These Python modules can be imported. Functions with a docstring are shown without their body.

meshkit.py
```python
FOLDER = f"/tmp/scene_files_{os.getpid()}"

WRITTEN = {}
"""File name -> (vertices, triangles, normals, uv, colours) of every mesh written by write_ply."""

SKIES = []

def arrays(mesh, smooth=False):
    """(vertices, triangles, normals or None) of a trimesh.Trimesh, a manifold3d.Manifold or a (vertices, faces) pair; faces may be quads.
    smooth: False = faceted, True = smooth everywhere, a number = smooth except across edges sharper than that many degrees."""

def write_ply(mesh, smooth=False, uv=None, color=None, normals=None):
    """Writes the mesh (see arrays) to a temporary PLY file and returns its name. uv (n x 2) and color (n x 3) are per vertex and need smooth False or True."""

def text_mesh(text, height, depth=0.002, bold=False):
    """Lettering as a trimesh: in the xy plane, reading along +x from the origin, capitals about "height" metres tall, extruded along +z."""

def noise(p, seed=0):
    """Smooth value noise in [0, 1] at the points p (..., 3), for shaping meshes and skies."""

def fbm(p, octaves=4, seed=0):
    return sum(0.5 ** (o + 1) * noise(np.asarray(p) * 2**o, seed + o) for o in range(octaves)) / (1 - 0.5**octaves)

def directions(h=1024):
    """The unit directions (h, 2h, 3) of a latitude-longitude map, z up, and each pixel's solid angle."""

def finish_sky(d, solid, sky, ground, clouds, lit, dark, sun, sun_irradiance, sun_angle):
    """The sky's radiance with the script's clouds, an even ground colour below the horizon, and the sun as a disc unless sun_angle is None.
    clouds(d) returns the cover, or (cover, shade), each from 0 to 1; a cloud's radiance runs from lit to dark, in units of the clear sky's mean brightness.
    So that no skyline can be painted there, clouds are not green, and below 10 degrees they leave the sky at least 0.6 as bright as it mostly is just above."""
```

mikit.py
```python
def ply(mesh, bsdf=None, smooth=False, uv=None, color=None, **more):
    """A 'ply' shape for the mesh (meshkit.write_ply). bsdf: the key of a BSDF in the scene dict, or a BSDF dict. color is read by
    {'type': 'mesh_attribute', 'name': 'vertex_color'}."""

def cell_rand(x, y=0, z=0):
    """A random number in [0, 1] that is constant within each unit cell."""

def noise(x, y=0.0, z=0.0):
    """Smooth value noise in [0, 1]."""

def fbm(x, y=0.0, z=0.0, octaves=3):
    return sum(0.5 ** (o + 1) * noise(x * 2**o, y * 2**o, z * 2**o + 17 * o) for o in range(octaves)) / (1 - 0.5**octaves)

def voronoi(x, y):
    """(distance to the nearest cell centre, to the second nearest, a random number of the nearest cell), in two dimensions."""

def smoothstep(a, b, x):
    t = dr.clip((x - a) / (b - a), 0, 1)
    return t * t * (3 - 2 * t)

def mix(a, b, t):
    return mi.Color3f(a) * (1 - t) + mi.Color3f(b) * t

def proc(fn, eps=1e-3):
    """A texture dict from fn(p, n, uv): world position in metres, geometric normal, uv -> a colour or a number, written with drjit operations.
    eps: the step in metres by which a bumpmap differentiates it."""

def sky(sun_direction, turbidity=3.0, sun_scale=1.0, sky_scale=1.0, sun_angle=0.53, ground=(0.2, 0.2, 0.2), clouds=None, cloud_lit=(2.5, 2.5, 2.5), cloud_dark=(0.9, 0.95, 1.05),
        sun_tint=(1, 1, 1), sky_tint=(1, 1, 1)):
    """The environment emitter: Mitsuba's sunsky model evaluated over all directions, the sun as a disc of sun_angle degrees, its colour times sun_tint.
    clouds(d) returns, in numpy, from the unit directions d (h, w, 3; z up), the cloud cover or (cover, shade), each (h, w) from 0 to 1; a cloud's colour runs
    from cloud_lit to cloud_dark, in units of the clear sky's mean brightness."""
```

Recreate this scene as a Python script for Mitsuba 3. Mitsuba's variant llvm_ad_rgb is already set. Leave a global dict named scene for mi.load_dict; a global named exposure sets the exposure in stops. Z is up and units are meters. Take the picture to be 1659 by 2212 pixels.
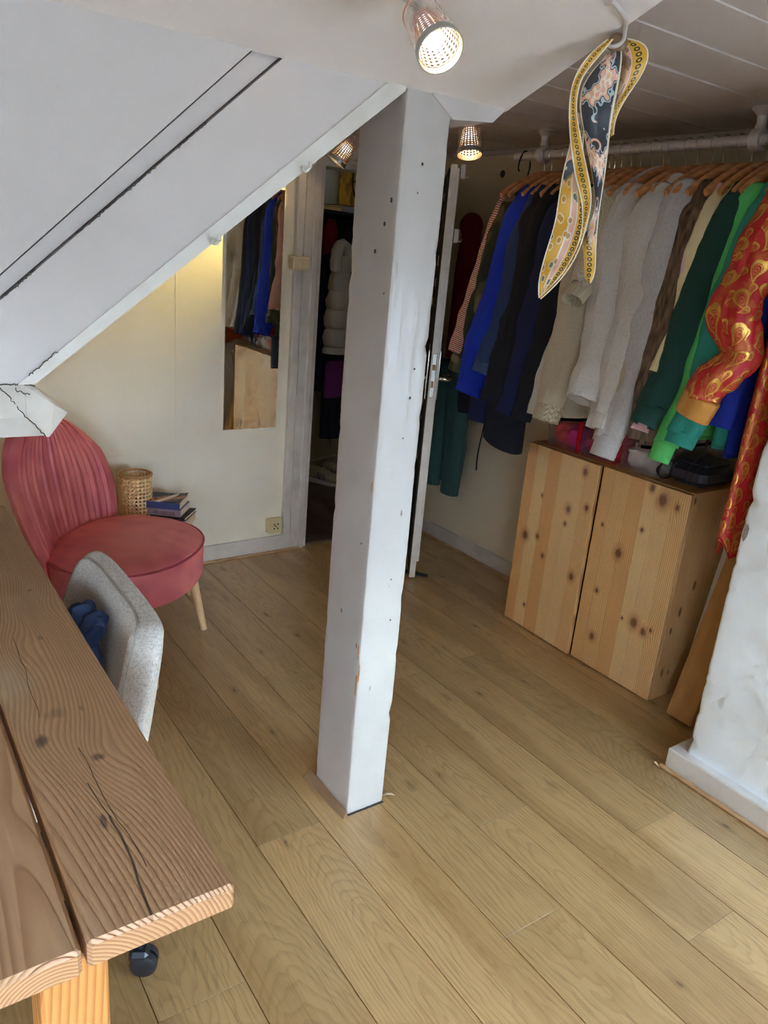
import math, random
import numpy as np, trimesh, drjit as dr, mitsuba as mi, mikit, meshkit
from mikit import proc, noise, fbm, voronoi, cell_rand, smoothstep, mix, ply
from scipy.spatial import ConvexHull
from shapely.geometry import Polygon
random.seed(7); RNG = np.random.default_rng(7)
T = mi.ScalarTransform4f
scene, labels = {'type': 'scene'}, {}

# ---------------------------------------------------------------- camera, sky, exposure
def cam_axes(yaw, pitch, roll):
    cy, sy = math.cos(yaw), math.sin(yaw)
    f = np.array([sy*math.cos(pitch), cy*math.cos(pitch), -math.sin(pitch)])
    r = np.array([cy, -sy, 0.0]); d = np.cross(f, r)
    c, s = math.cos(roll), math.sin(roll)
    return c*r + s*d, -s*r + c*d, f
CF, CH = 1667.1, 1.5217
CR, CD, CFW = cam_axes(0.62424, 0.31927, -0.08867)
scene['camera'] = {'type': 'perspective', 'fov': math.degrees(2*math.atan(1659/2/CF)), 'fov_axis': 'x', 'near_clip': 0.02, 'far_clip': 100.0,
                   'to_world': T().look_at(origin=[0, 0, CH], target=list(np.array([0, 0, CH]) + CFW), up=list(-CD))}
exposure = -0.28
scene['sky'] = mikit.sky((-0.5, -0.6, 0.6), turbidity=4.0, sun_scale=0.0, sky_scale=1.0, ground=(0.24, 0.23, 0.21),
                         clouds=lambda d: (np.full(d.shape[:2], 0.93), np.full(d.shape[:2], 0.35)), cloud_lit=(.72, .98, 1.38), cloud_dark=(.62, .87, 1.25), sky_tint=(330, 330, 330))
MIR_A = 1.7           # the mirror hangs a little out of square with its wall
BEAM = 10.0
LAMP = 90.0          # radiance scale of the small bulbs

# ---------------------------------------------------------------- helpers
def numbered(name):
    if name not in scene and name not in labels and not any(k.startswith(name + '__') for k in scene):
        return name
    i = 1
    while True:
        k = f'{name}_{i:03d}'
        if k not in scene and k not in labels and not any(q.startswith(k + '__') for q in scene):
            return k
        i += 1

def obj(name, mesh, m, parent=None, smooth=35, uv=None, **more):
    key = numbered(name if parent is None else parent + '__' + name)
    if uv is not None: smooth = True if smooth else False
    scene[key] = ply(mesh, m, smooth=smooth, uv=uv, **more)
    return key

def tag(key, label=None, cat=None, group=None, kind=None):
    d = labels.setdefault(key, {})
    for k, v in (('label', label), ('category', cat), ('group', group), ('kind', kind)):
        if v: d[k] = v
    return key

def thing(name, label, cat, group=None):
    key = numbered(name); tag(key, label, cat, group); return key

def struct(name, mesh, m, smooth=35, **more):
    k = obj(name, mesh, m, None, smooth, **more); tag(k, kind='structure'); return k

def cat(*ms):
    ms = [m for m in ms if m is not None]
    return trimesh.util.concatenate(ms)

def hull(pts):
    pts = np.asarray(pts, float); h = ConvexHull(pts)
    m = trimesh.Trimesh(pts, h.simplices, process=True); 
    c = pts.mean(0); n = m.face_normals; flip = ((m.triangles_center - c)*n).sum(1) < 0
    m.faces[flip] = m.faces[flip][:, ::-1]
    return trimesh.Trimesh(m.vertices, m.faces, process=False)

def box(x0, x1, y0, y1, z0, z1, b=0.003):
    if b <= 0: return trimesh.creation.box(bounds=[[x0, y0, z0], [x1, y1, z1]])
    c = np.array([(x0+x1)/2, (y0+y1)/2, (z0+z1)/2]); h = np.array([x1-x0, y1-y0, z1-z0])/2
    b = min(b, h.min()*0.9); P = []
    for s in np.ndindex(2, 2, 2):
        s = np.array(s)*2 - 1
        for a in range(3):
            q = h.copy(); q[[i for i in range(3) if i != a]] -= b
            P.append(c + s*q)
    return hull(P)

def mv(m, M):
    m = m.copy(); m.apply_transform(M); return m

def RZ(a, p=(0, 0, 0)):
    M = trimesh.transformations.rotation_matrix(a, [0, 0, 1]); M[:3, 3] = p; return M

def frame(x, y, z, p):
    M = np.eye(4); M[:3, 0], M[:3, 1], M[:3, 2], M[:3, 3] = x, y, z, p; return M

def unit(v): v = np.asarray(v, float); return v/np.linalg.norm(v)

def axis_frame(axis, p, up=(0, 0, 1)):
    """z of the local frame along axis"""
    z = unit(axis); u = np.array(up, float)
    if abs(z @ u) > .98: u = np.array([1., 0, 0])
    x = unit(np.cross(u, z)); y = np.cross(z, x); return frame(x, y, z, p)

def grid(V, close_u=False, close_v=False):
    """V (n, m, 3) grid -> faces"""
    n, m = V.shape[:2]; idx = np.arange(n*m).reshape(n, m)
    if close_u: idx = np.vstack([idx, idx[:1]])
    if close_v: idx = np.hstack([idx, idx[:, :1]])
    a, b, c, d = idx[:-1, :-1], idx[:-1, 1:], idx[1:, 1:], idx[1:, :-1]
    q = np.stack([a, b, c, d], -1).reshape(-1, 4)
    return np.vstack([q[:, [0, 1, 2]], q[:, [0, 2, 3]]])

def loft(rings, cap=True):
    """rings (n, m, 3) closed around m; caps at both ends"""
    V = np.asarray(rings, float); n, m = V.shape[:2]
    F = grid(V, close_v=True); P = V.reshape(-1, 3)
    if cap:
        P = np.vstack([P, V[0].mean(0), V[-1].mean(0)]); i0, i1 = n*m, n*m+1
        k = np.arange(m); k2 = (k+1) % m
        F = np.vstack([F, np.c_[np.full(m, i0), k2, k], np.c_[np.full(m, i1), (n-1)*m + k, (n-1)*m + k2]])
    M = trimesh.Trimesh(P, F, process=False)
    if M.volume < 0: M.invert()
    return M

def tube(pts, r, sides=10, cap=True, flat=None, up=(0, 0, 1)):
    """tube along pts; r a number or list; flat=(along normal) scale on second axis"""
    p = np.asarray(pts, float); r = np.broadcast_to(np.asarray(r, float), (len(p),))
    t = np.gradient(p, axis=0); t /= np.linalg.norm(t, axis=1, keepdims=True) + 1e-12
    u = np.asarray(up, float); A = []
    for k in range(len(p)):
        uu = u if abs(t[k] @ u) < .95 else np.array([1., 0, 0]) if abs(t[k][0]) < .9 else np.array([0, 1., 0])
        A.append(unit(np.cross(uu, t[k])))
    A = np.array(A)
    for k in range(1, len(A)):
        if A[k] @ A[k-1] < 0: A[k] = -A[k]
    B = np.cross(t, A); ang = np.arange(sides)*2*np.pi/sides; s2 = 1.0 if flat is None else flat
    R = p[:, None] + r[:, None, None]*(np.cos(ang)[None, :, None]*A[:, None] + s2*np.sin(ang)[None, :, None]*B[:, None])
    return loft(R, cap)

def smooth_path(pts, n):
    from scipy.interpolate import CubicSpline
    p = np.asarray(pts, float); s = np.r_[0, np.cumsum(np.linalg.norm(np.diff(p, axis=0), axis=1))]
    return CubicSpline(s, p)(np.linspace(0, s[-1], n))

def interp(x, xs, ys):
    from scipy.interpolate import PchipInterpolator
    return PchipInterpolator(xs, ys)(x)

def lathe(prof, seg=32):
    """prof [(r, z)...] around z"""
    prof = np.asarray(prof, float); a = np.arange(seg)*2*np.pi/seg
    R = np.stack([prof[:, :1]*np.cos(a), prof[:, :1]*np.sin(a), np.broadcast_to(prof[:, 1:], (len(prof), seg))], -1)
    return loft(R, True)

def ring_lathe(prof, seg=32):
    """closed profile turned around z: a ring without caps"""
    prof = np.asarray(list(prof) + [prof[0]], float); a = np.arange(seg)*2*np.pi/seg
    V = np.stack([prof[:, :1]*np.cos(a), prof[:, :1]*np.sin(a), np.broadcast_to(prof[:, 1:], (len(prof), seg))], -1)
    m = trimesh.Trimesh(V.reshape(-1, 3), grid(V, close_v=True), process=False); m.merge_vertices()
    if m.volume < 0: m.invert()
    return m

def extr(poly, y0, y1):
    """polygon in (x, z) extruded along y"""
    m = trimesh.creation.extrude_polygon(Polygon(poly), y1-y0, engine='earcut')
    return mv(m, np.array([[1, 0, 0, 0], [0, 0, -1, y1], [0, 1, 0, 0], [0, 0, 0, 1.]]))

def lattice(r0, r1, z0, z1, na, nz, hole, hs=6, th=0.0015, stagger=False):
    """conical sheet pierced by a grid of holes (radius = hole * cell); two-sided sheet with inner face"""
    out = []
    for inner in (0, 1):
        P, F = [], []
        for j in range(nz):
            for i in range(na):
                off = .5*(j % 2) if stagger else 0
                def at(a, b):
                    zz = z0 + (z1-z0)*(j+b)/nz; rr = r0 + (r1-r0)*(j+b)/nz - (th if inner else 0); an = 2*np.pi*(i+a+off)/na
                    return (rr*math.cos(an), rr*math.sin(an), zz)
                k = len(P); n8 = 8
                sq = [(1, .5), (1, 1), (.5, 1), (0, 1), (0, .5), (0, 0), (.5, 0), (1, 0)]
                for q in range(n8):
                    t = q*math.pi/4
                    P.append(at(*sq[q])); P.append(at(.5+hole*math.cos(t), .5+hole*math.sin(t)))
                for q in range(n8):
                    a, b = k+2*q, k+2*((q+1) % n8)
                    f = [(a, b, b+1), (a, b+1, a+1)]
                    F += [x[::-1] for x in f] if inner else f
        out.append(trimesh.Trimesh(np.array(P), np.array(F), process=False))
    return cat(*out)

# ---------------------------------------------------------------- materials
def srgb(r, g, b):
    c = np.array([r, g, b])/255.; return [float(x) for x in np.where(c < .04045, c/12.92, ((c+.055)/1.055)**2.4)]
def rgb(c): return {'type': 'rgb', 'value': list(c)}
def mat(name, color, rough=.6, spec=.5, two=True, bump=None, bscale=.001, beps=1e-3, **more):
    b = {'type': 'principled', 'base_color': color if isinstance(color, dict) else rgb(color), 'roughness': rough, 'specular': spec, **more}
    if bump is not None: b = {'type': 'bumpmap', 'arbitrary': proc(bump, eps=beps), 'scale': bscale, 'bsdf': b}
    scene[name] = {'type': 'twosided', 'bsdf': b} if two else b
    return name

def wall_fn(base, dark, f=3.0, amt=.35):
    def fn(p, n, uv):
        a = fbm(p.x*f+3, p.y*f, p.z*f, 3); b = noise(p.x*27, p.y*27, p.z*27)
        return mix(base, dark, amt*smoothstep(.42, .75, a)*(.6+.4*b))
    return fn
def brush_bump(fx, fz, a=1.0):
    def fn(p, n, uv):
        h = fbm(p.x*fx, p.y*fx, p.z*fz, 2); c = noise(p.x*45, p.y*45, p.z*18)
        return a*h + .8*smoothstep(.80, .9, c)
    return fn
C_WHITE = srgb(214, 209, 201)
mat('paint_wall', proc(wall_fn(srgb(226, 216, 190), srgb(206, 194, 166))), .6, .35)
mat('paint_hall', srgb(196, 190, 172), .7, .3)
mat('paint_white', proc(wall_fn(srgb(198, 191, 187), srgb(187, 180, 174), 6)), .38, .5)
mat('paint_trim', proc(wall_fn(srgb(214, 211, 204), srgb(188, 180, 166), 14, .5)), .35, .5)
def post_fn(p, n, uv):
    a = fbm(p.x*5, p.y*5, p.z*3, 3); c = noise(p.x*60+5, p.y*60, p.z*30); d = noise(p.x*31, p.y*31+9, p.z*17)
    base = mix(srgb(188, 183, 178), srgb(174, 168, 161), .4*smoothstep(.4, .7, a))
    return mix(base, srgb(120, 88, 62), .75*smoothstep(.90, .94, c)*smoothstep(.55, .7, d))
mat('paint_post', proc(post_fn), .27, .38, bump=brush_bump(60, 2.5), bscale=.0022, beps=8e-4)
mat('paint_soffit', proc(wall_fn(srgb(222, 214, 207), srgb(212, 204, 197), 4)), .5, .4)
def plaster_bump(p, n, uv): return fbm(p.x*22, p.y*22, p.z*22, 3) + .35*noise(p.x*8, p.y*14, p.z*90)
mat('plaster', proc(wall_fn(srgb(230, 238, 246), srgb(220, 227, 234), 5)), .55, .35, bump=plaster_bump, bscale=.006, beps=1.5e-3)
mat('bare_stone', proc(lambda p, n, uv: mix(srgb(160, 150, 136), srgb(120, 110, 96), noise(p.x*200, p.y*200, p.z*200))), .9, .2)
mat('paint_edge', srgb(176, 150, 112), .7, .3)
mat('ceiling_paint', proc(wall_fn(srgb(200, 189, 181), srgb(182, 171, 163), 5)), .5, .4)
mat('dark_gap', srgb(60, 54, 48), .9, .1)

def oak_fn(p, n, uv):
    pid = dr.floor(uv.x/4); x = uv.x - 4*pid; tl = dr.floor(uv.y/10); y = uv.y - 10*tl; tone = tl/20
    r1, r2, r3 = cell_rand(pid, 1), cell_rand(pid, 2), cell_rand(pid, 3)
    wob = fbm(x*9 + pid*3.7, y*2.2, pid*5.1, 2)
    X = x - .097 + (r1-.5)*.10 + .05*(wob-.5)
    Z = .02 + .34*dr.square(noise(y*1.15 + pid*2.3, pid*7.7)) + .012*noise(y*9, x*30, pid)
    rr = dr.sqrt(X*X + Z*Z*.30) * (85 + 40*r2) + 1.1*noise(y*26, x*60, pid)*.6
    ring = rr - dr.floor(rr)
    line = smoothstep(.45, .9, ring)*(1 - smoothstep(.93, 1.0, ring))
    pore = smoothstep(.62, .9, noise(x*520, y*13, pid)) 
    st = noise(x*150 + pid, y*2.5, pid)
    broad = fbm(x*8, y*1.3 + pid*4, pid, 2)
    c = mix(srgb(212, 176, 124), srgb(172, 133, 84), .32*line + .22*st)
    c = mix(c, srgb(120, 86, 52), .30*pore)
    c = mix(c, srgb(156, 116, 70), .5*smoothstep(.45, .75, broad))
    # knots
    ky = dr.floor(y/.55); kr = cell_rand(pid, ky, 5); kx = .03 + .13*cell_rand(pid, ky, 6); kk = (ky + .2 + .6*cell_rand(pid, ky, 7))*.55
    d = dr.sqrt(dr.square((x-kx)/.007) + dr.square((y-kk)/.018)) + .9*noise(x*130, y*70, pid)
    c = mix(c, srgb(74, 54, 38), dr.select(kr > .64, .8, 0.)*(1 - smoothstep(.55, 1.25, d)))
    c = mix(c, srgb(128, 90, 54), dr.select(kr > .40, .40, 0.)*(1 - smoothstep(.5, 3.4, d)))
    return c * mi.Color3f(.78, .755, .67) * (0.54 + .74*tone) 
mat('oak', proc(oak_fn), .38, .42)
mat('oak_trim', proc(lambda p, n, uv: mix(srgb(196, 160, 116), srgb(160, 122, 80), noise(p.x*30, p.y*30, p.z*60))), .5, .4)
mat('strip_wood', srgb(150, 118, 86), .5, .4)
mat('floor_base', srgb(24, 18, 13), .9, .1)
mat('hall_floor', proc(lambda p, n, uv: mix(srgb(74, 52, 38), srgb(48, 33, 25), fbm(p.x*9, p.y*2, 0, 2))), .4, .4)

def table_field(p):
    row = dr.floor((p.x+.8)/.19)
    w = fbm(p.x*4.5+row*3, p.y*1.3, p.z*4, 3)
    X = p.x - (.225 - .02*row) + .085*(w-.5) + .012*noise(p.y*5, p.x*9, 2.)
    Z = p.z - .71 + .10*noise(p.y*.9+row*5, 3.1)
    for kx, ky in ((.256, 1.054), (.191, 1.134), (.285, 1.62), (.205, 1.46), (.10, 1.0)):
        d2 = dr.square(p.x-kx)/.0016 + dr.square(p.y-ky)/.010
        X = X + .030*dr.exp(-d2)
    rr = dr.sqrt(X*X + Z*Z)*190
    return rr, row
def table_fn(p, n, uv):
    rr, row = table_field(p); ring = rr - dr.floor(rr)
    line = smoothstep(.25, .85, ring)*(1 - smoothstep(.92, 1., ring))
    top = smoothstep(.5, .9, dr.abs(n.z)); end = smoothstep(.5, .9, dr.abs(n.y))
    s = noise(p.x*300, p.y*14, p.z*300); b = fbm(p.x*7, p.y*3, 1, 3)
    c = mix(srgb(172, 132, 94), srgb(126, 84, 50), .6*line)
    c = mix(c, srgb(178, 152, 122), .5*smoothstep(.45, .75, b))
    c = mix(c, srgb(104, 76, 54), .22*s)
    for kx, ky, sx, sy, a in ((.256, 1.054, .011, .011, .75), (.191, 1.134, .011, .02, .85), (.225, .907, .006, .022, .85), (.227, 1.203, .018, .022, .35), (.285, 1.714, .006, .006, .6), (.26, 1.48, .006, .012, .6), (.06, .93, .02, .03, .3), (.268, 1.2, .004, .012, .5)):
        d = dr.sqrt(dr.square((p.x-kx)/sx) + dr.square((p.y-ky)/sy)) + .6*(noise(p.x*160, p.y*60) - .5)
        c = mix(c, srgb(62, 44, 34), a*(1 - smoothstep(.3, 1.2, d)))
    # drying cracks running along the outer plank
    for x0, y0, x1, y1, w in ((.231, .70, .237, .915, .0016), (.237, .915, .228, 1.0, .0008), (.248, .80, .236, 1.09, .0007), (.20, 1.2, .215, 1.5, .0006)):
        t = dr.clip((p.y-y0)/(y1-y0), 0, 1); inside = dr.select((p.y > y0) & (p.y < y1), 1., 0.)
        d = dr.abs(p.x - (x0 + (x1-x0)*t) - .006*(noise(p.y*22, 4) - .5))
        c = mix(c, srgb(34, 22, 16), inside*(1 - smoothstep(w*.5, w*1.6, d))*.9)
    ce = mix(srgb(172, 130, 90), srgb(138, 88, 52), .8*line)
    side = smoothstep(.6, .9, dr.abs(n.x))
    c = mix(c, srgb(160, 104, 58), .6*side)
    return mix(c, ce, end)
def table_bump(p, n, uv):
    rr, row = table_field(p); ring = rr - dr.floor(rr)
    return smoothstep(.2, .9, ring)*(1 - smoothstep(.9, 1., ring)) + .5*noise(p.x*260, p.y*18, p.z*200)
mat('table_wood', proc(table_fn), .5, .35, bump=table_bump, bscale=.0011, beps=6e-4)
def pineleg_fn(p, n, uv):
    w = noise(p.x*9, p.y*9, p.z*2.5); rr = (p.x*95 + p.y*40 + 5*w); ring = rr - dr.floor(rr)
    return mix(srgb(176, 116, 60), srgb(132, 78, 36), .7*smoothstep(.3, .9, ring)*(1 - smoothstep(.92, 1, ring)))
mat('pine_leg', proc(pineleg_fn), .45, .4)

KN = [(.691, .775, .020), (.754, .765, .009), (.63, .639, .007), (.547, .515, .016), (.675, .277, .017), (.722, .26, .013), (.752, .28, .006), (.497, .134, .012), (.62, .272, .005), (.639, .805, .012), (.45, .60, .006), (.48, .33, .008),
      (.275, .607, .012), (.27, .543, .007), (.129, .438, .009), (.175, .365, .008), (.113, .109, .006), (.35, .339, .013), (.368, .642, .010), (.056, .419, .016), (.12, .62, .005), (.33, .78, .012)]
def pine_fn(p, n, uv):
    pid = dr.floor(uv.x/4); x = uv.x - 4*pid; y = uv.y
    lam = x/.068 + .22*noise(dr.floor(x/.068), pid*9.) ; li = dr.floor(lam)
    r1, r2 = cell_rand(li, pid, 1), cell_rand(li, pid, 2)
    X = x + .010*noise(y*3.2, li*7, pid) ; k = mi.Float(0.); halo = mi.Float(0.)
    for kx, ky, s in KN:
        d2 = dr.square((x-kx)/(s*1.2)) + dr.square((y-ky)/(s*1.6)); on = dr.select(pid < 1.5, 1., 0.)
        X = X + on*.9*s*dr.exp(-d2*.22)*dr.select(x > kx, 1., -1.)*.5 + on*.35*s*dr.exp(-d2*.12)
        k = dr.maximum(k, on*(1 - smoothstep(.55, 1.1, dr.sqrt(d2) + .25*noise(x*300, y*300))))
        halo = dr.maximum(halo, on*(1 - smoothstep(.6, 2.2, dr.sqrt(d2))))
    for kx, ky, s in ((.145, .457, .016), (.09, .359, .016), (.057, .287, .011), (.06, .11, .014), (.10, .10, .010), (.03, .80, .012)):
        d2 = dr.square((x-kx)/(s*.6)) + dr.square((y-ky)/(s*1.6)); k = dr.maximum(k, dr.select(pid > 1.5, 1., 0.)*(1 - smoothstep(.5, 1.1, dr.sqrt(d2))))
    rr = X*(120 + 110*r2) + 3*noise(y*.9, li*3, pid); ring = rr - dr.floor(rr)
    line = smoothstep(.3, .9, ring)*(1 - smoothstep(.93, 1, ring))
    c = mix(srgb(250, 222, 166), srgb(226, 174, 110), r1)
    c = mix(c, srgb(176, 114, 58), .60*line + .1*noise(x*400, y*8))
    e = dr.minimum(lam-li, 1-(lam-li))
    c = mix(c, srgb(150, 100, 54), .35*(1 - smoothstep(0, .02, e)))
    c = mix(c, srgb(168, 104, 54), .55*halo)
    c = mix(c, srgb(92, 46, 24), .9*k)
    return c
mat('pine', proc(pine_fn), .45, .35)
mat('pine_plain', proc(lambda p, n, uv: mix(srgb(206, 158, 96), srgb(170, 118, 64), noise(p.x*60, p.y*14, p.z*60))), .5, .35)

def velvet_fn(p, n, uv):
    a = fbm(p.x*6, p.y*6, p.z*6, 3); b = noise(p.x*24, p.y*24, p.z*14)
    return mix(srgb(216, 120, 113), srgb(182, 84, 90), smoothstep(.3, .75, .75*a + .25*b))
mat('velvet', proc(velvet_fn), .55, .35, sheen=1.0, sheen_tint=.6)
mat('velvet_seam', srgb(150, 60, 68), .8, .2)
mat('light_wood', proc(lambda p, n, uv: mix(srgb(218, 184, 138), srgb(194, 156, 108), noise(p.x*90, p.y*90, p.z*9))), .45, .4)
def weave_fn(p, n, uv):
    a = noise(p.x*700, p.y*700, p.z*300); b = noise(p.x*300, p.y*300, p.z*700); c = fbm(p.x*9, p.y*9, p.z*9, 2)
    return mix(srgb(202, 196, 186), srgb(142, 136, 128), .62*smoothstep(.40, .75, .5*a + .5*b) + .12*c)
mat('grey_weave', proc(weave_fn), .9, .15, bump=lambda p, n, uv: noise(p.x*380, p.y*380, p.z*380), bscale=.0006, beps=5e-4)
mat('seam_grey', srgb(150, 144, 134), .9, .1)
mat('black_plastic', srgb(26, 27, 30), .35, .5)
mat('black_matte', srgb(16, 16, 18), .8, .2)
mat('steel', srgb(200, 200, 200), .28, .5, metallic=1.0)
mat('steel_dull', srgb(176, 176, 172), .4, .5, metallic=1.0)
mat('chrome', srgb(225, 225, 225), .12, .5, metallic=1.0)
mat('copper', srgb(190, 140, 120), .35, .5, metallic=.8)
mat('lamp_skin', srgb(196, 160, 150), .45, .5, metallic=.3)
mat('lamp_white', srgb(235, 225, 205), .6, .3)
scene['glass'] = {'type': 'thindielectric', 'int_ior': 1.5}
scene['sleeve_glass'] = {'type': 'blendbsdf', 'weight': .04, 'a': {'type': 'thindielectric', 'int_ior': 1.5}, 'b': {'type': 'twosided', 'bsdf': {'type': 'diffuse', 'reflectance': rgb(srgb(225, 170, 150))}}}
scene['clear_plastic'] = {'type': 'blendbsdf', 'weight': .015, 'a': {'type': 'thindielectric', 'int_ior': 1.5}, 'b': {'type': 'twosided', 'bsdf': {'type': 'diffuse', 'reflectance': rgb(srgb(225, 228, 235))}}}
scene['mirror_silver'] = {'type': 'twosided', 'bsdf': {'type': 'conductor', 'specular_reflectance': rgb((.86, .88, .86))}}
mat('cane', proc(lambda p, n, uv: mix(srgb(250, 224, 170), srgb(226, 186, 122), noise(p.x*180, p.y*180, p.z*180))), .5, .35)
mat('cane_rim', srgb(176, 134, 82), .5, .35)
mat('beige_plastic', srgb(214, 196, 146), .4, .4)
mat('cream_plastic', srgb(222, 206, 168), .4, .4)
mat('paper', srgb(222, 204, 170), .9, .1)
mat('cardboard', proc(lambda p, n, uv: mix(srgb(170, 122, 70), srgb(154, 106, 58), noise(p.x*50, p.y*50, p.z*9))), .85, .2)
mat('board_white', srgb(196, 186, 176), .5, .3)
def plain(name, c, rough=.9, spec=.15, **k): return mat(name, srgb(*c), rough, spec, **k)
FAB = dict(royal=(22, 42, 138), black=(19, 19, 22), black_b=(25, 25, 29), navy=(22, 25, 48), dark_green=(30, 54, 46), green=(84, 172, 92), pink=(232, 190, 200),
           cream=(226, 212, 172), tan=(170, 158, 132), light_grey=(186, 182, 174), white=(222, 220, 218), red=(176, 22, 34), dark_red=(84, 8, 14), jersey=(16, 28, 92), olive=(150, 112, 48), purple=(80, 30, 64), brownfur=(90, 70, 55), trouser=(38, 56, 50), hot_pink=(214, 48, 140), wine=(130, 24, 50), denim=(34, 46, 74), slate=(44, 54, 76), coral=(214, 78, 70))
for k, v in FAB.items(): plain('cloth_' + k, v)
def heather(base, dark, f=1.0):
    def fn(p, n, uv):
        a = noise(p.x*420*f, p.y*420*f, p.z*130*f); b = noise(p.x*700, p.y*700, p.z*260)
        return mix(base, dark, .30*smoothstep(.4, .9, a) + .25*b)
    return fn
mat('heather_light', proc(heather(srgb(206, 201, 194), srgb(160, 155, 150))), .95, .1)
mat('heather_grey', proc(heather(srgb(192, 189, 188), srgb(142, 140, 142))), .95, .1)
mat('knit_beige', proc(heather(srgb(190, 178, 156), srgb(140, 126, 104), 1.6)), .95, .1, bump=lambda p, n, uv: noise(p.x*200, p.y*200, p.z*240), bscale=.0012, beps=6e-4)
def cable_b(p, n, uv): return .5 + .5*dr.sin(p.z*900)*dr.sin((p.y+p.x)*700 + 1.2*dr.sin(p.z*120))
mat('knit_cream', proc(lambda p, n, uv: mix(srgb(160, 148, 124), srgb(214, 203, 180), cable_b(p, n, uv))), .95, .1)
mat('rib_beige', proc(lambda p, n, uv: mix(srgb(150, 138, 114), srgb(196, 184, 160), .5 + .5*dr.sin((p.y*1.0 + p.x)*1100))), .95, .1)
def stripe_fn(p, n, uv):
    s = .5 + .5*dr.sin(uv.y*2*math.pi/.0078)
    return mix(srgb(140, 60, 54), srgb(194, 174, 156), smoothstep(.35, .65, s))
mat('shirt_stripe', proc(stripe_fn), .9, .15)
def camo_fn(p, n, uv):
    a = fbm(p.x*14, p.y*14, p.z*9, 2); b = noise(p.x*20+9, p.y*20, p.z*14)
    return mix(mix(srgb(62, 58, 40), srgb(36, 38, 26), smoothstep(.45, .5, a)), srgb(88, 76, 54), smoothstep(.68, .72, b))
mat('camo', proc(camo_fn), .9, .1)
def teal_fn(p, n, uv):
    return mix(srgb(56, 138, 120), srgb(40, 112, 100), .5*noise(p.x*500, p.y*500, p.z*500) + .5*fbm(p.x*6, p.y*6, p.z*6, 2))
mat('teal_denim', proc(teal_fn), .9, .12)
mat('fur', proc(lambda p, n, uv: mix(srgb(112, 90, 70), srgb(52, 38, 30), noise(p.x*90, p.y*160, p.z*26))), .95, .1, bump=lambda p, n, uv: noise(p.x*160, p.y*200, p.z*40), bscale=.006)
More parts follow.
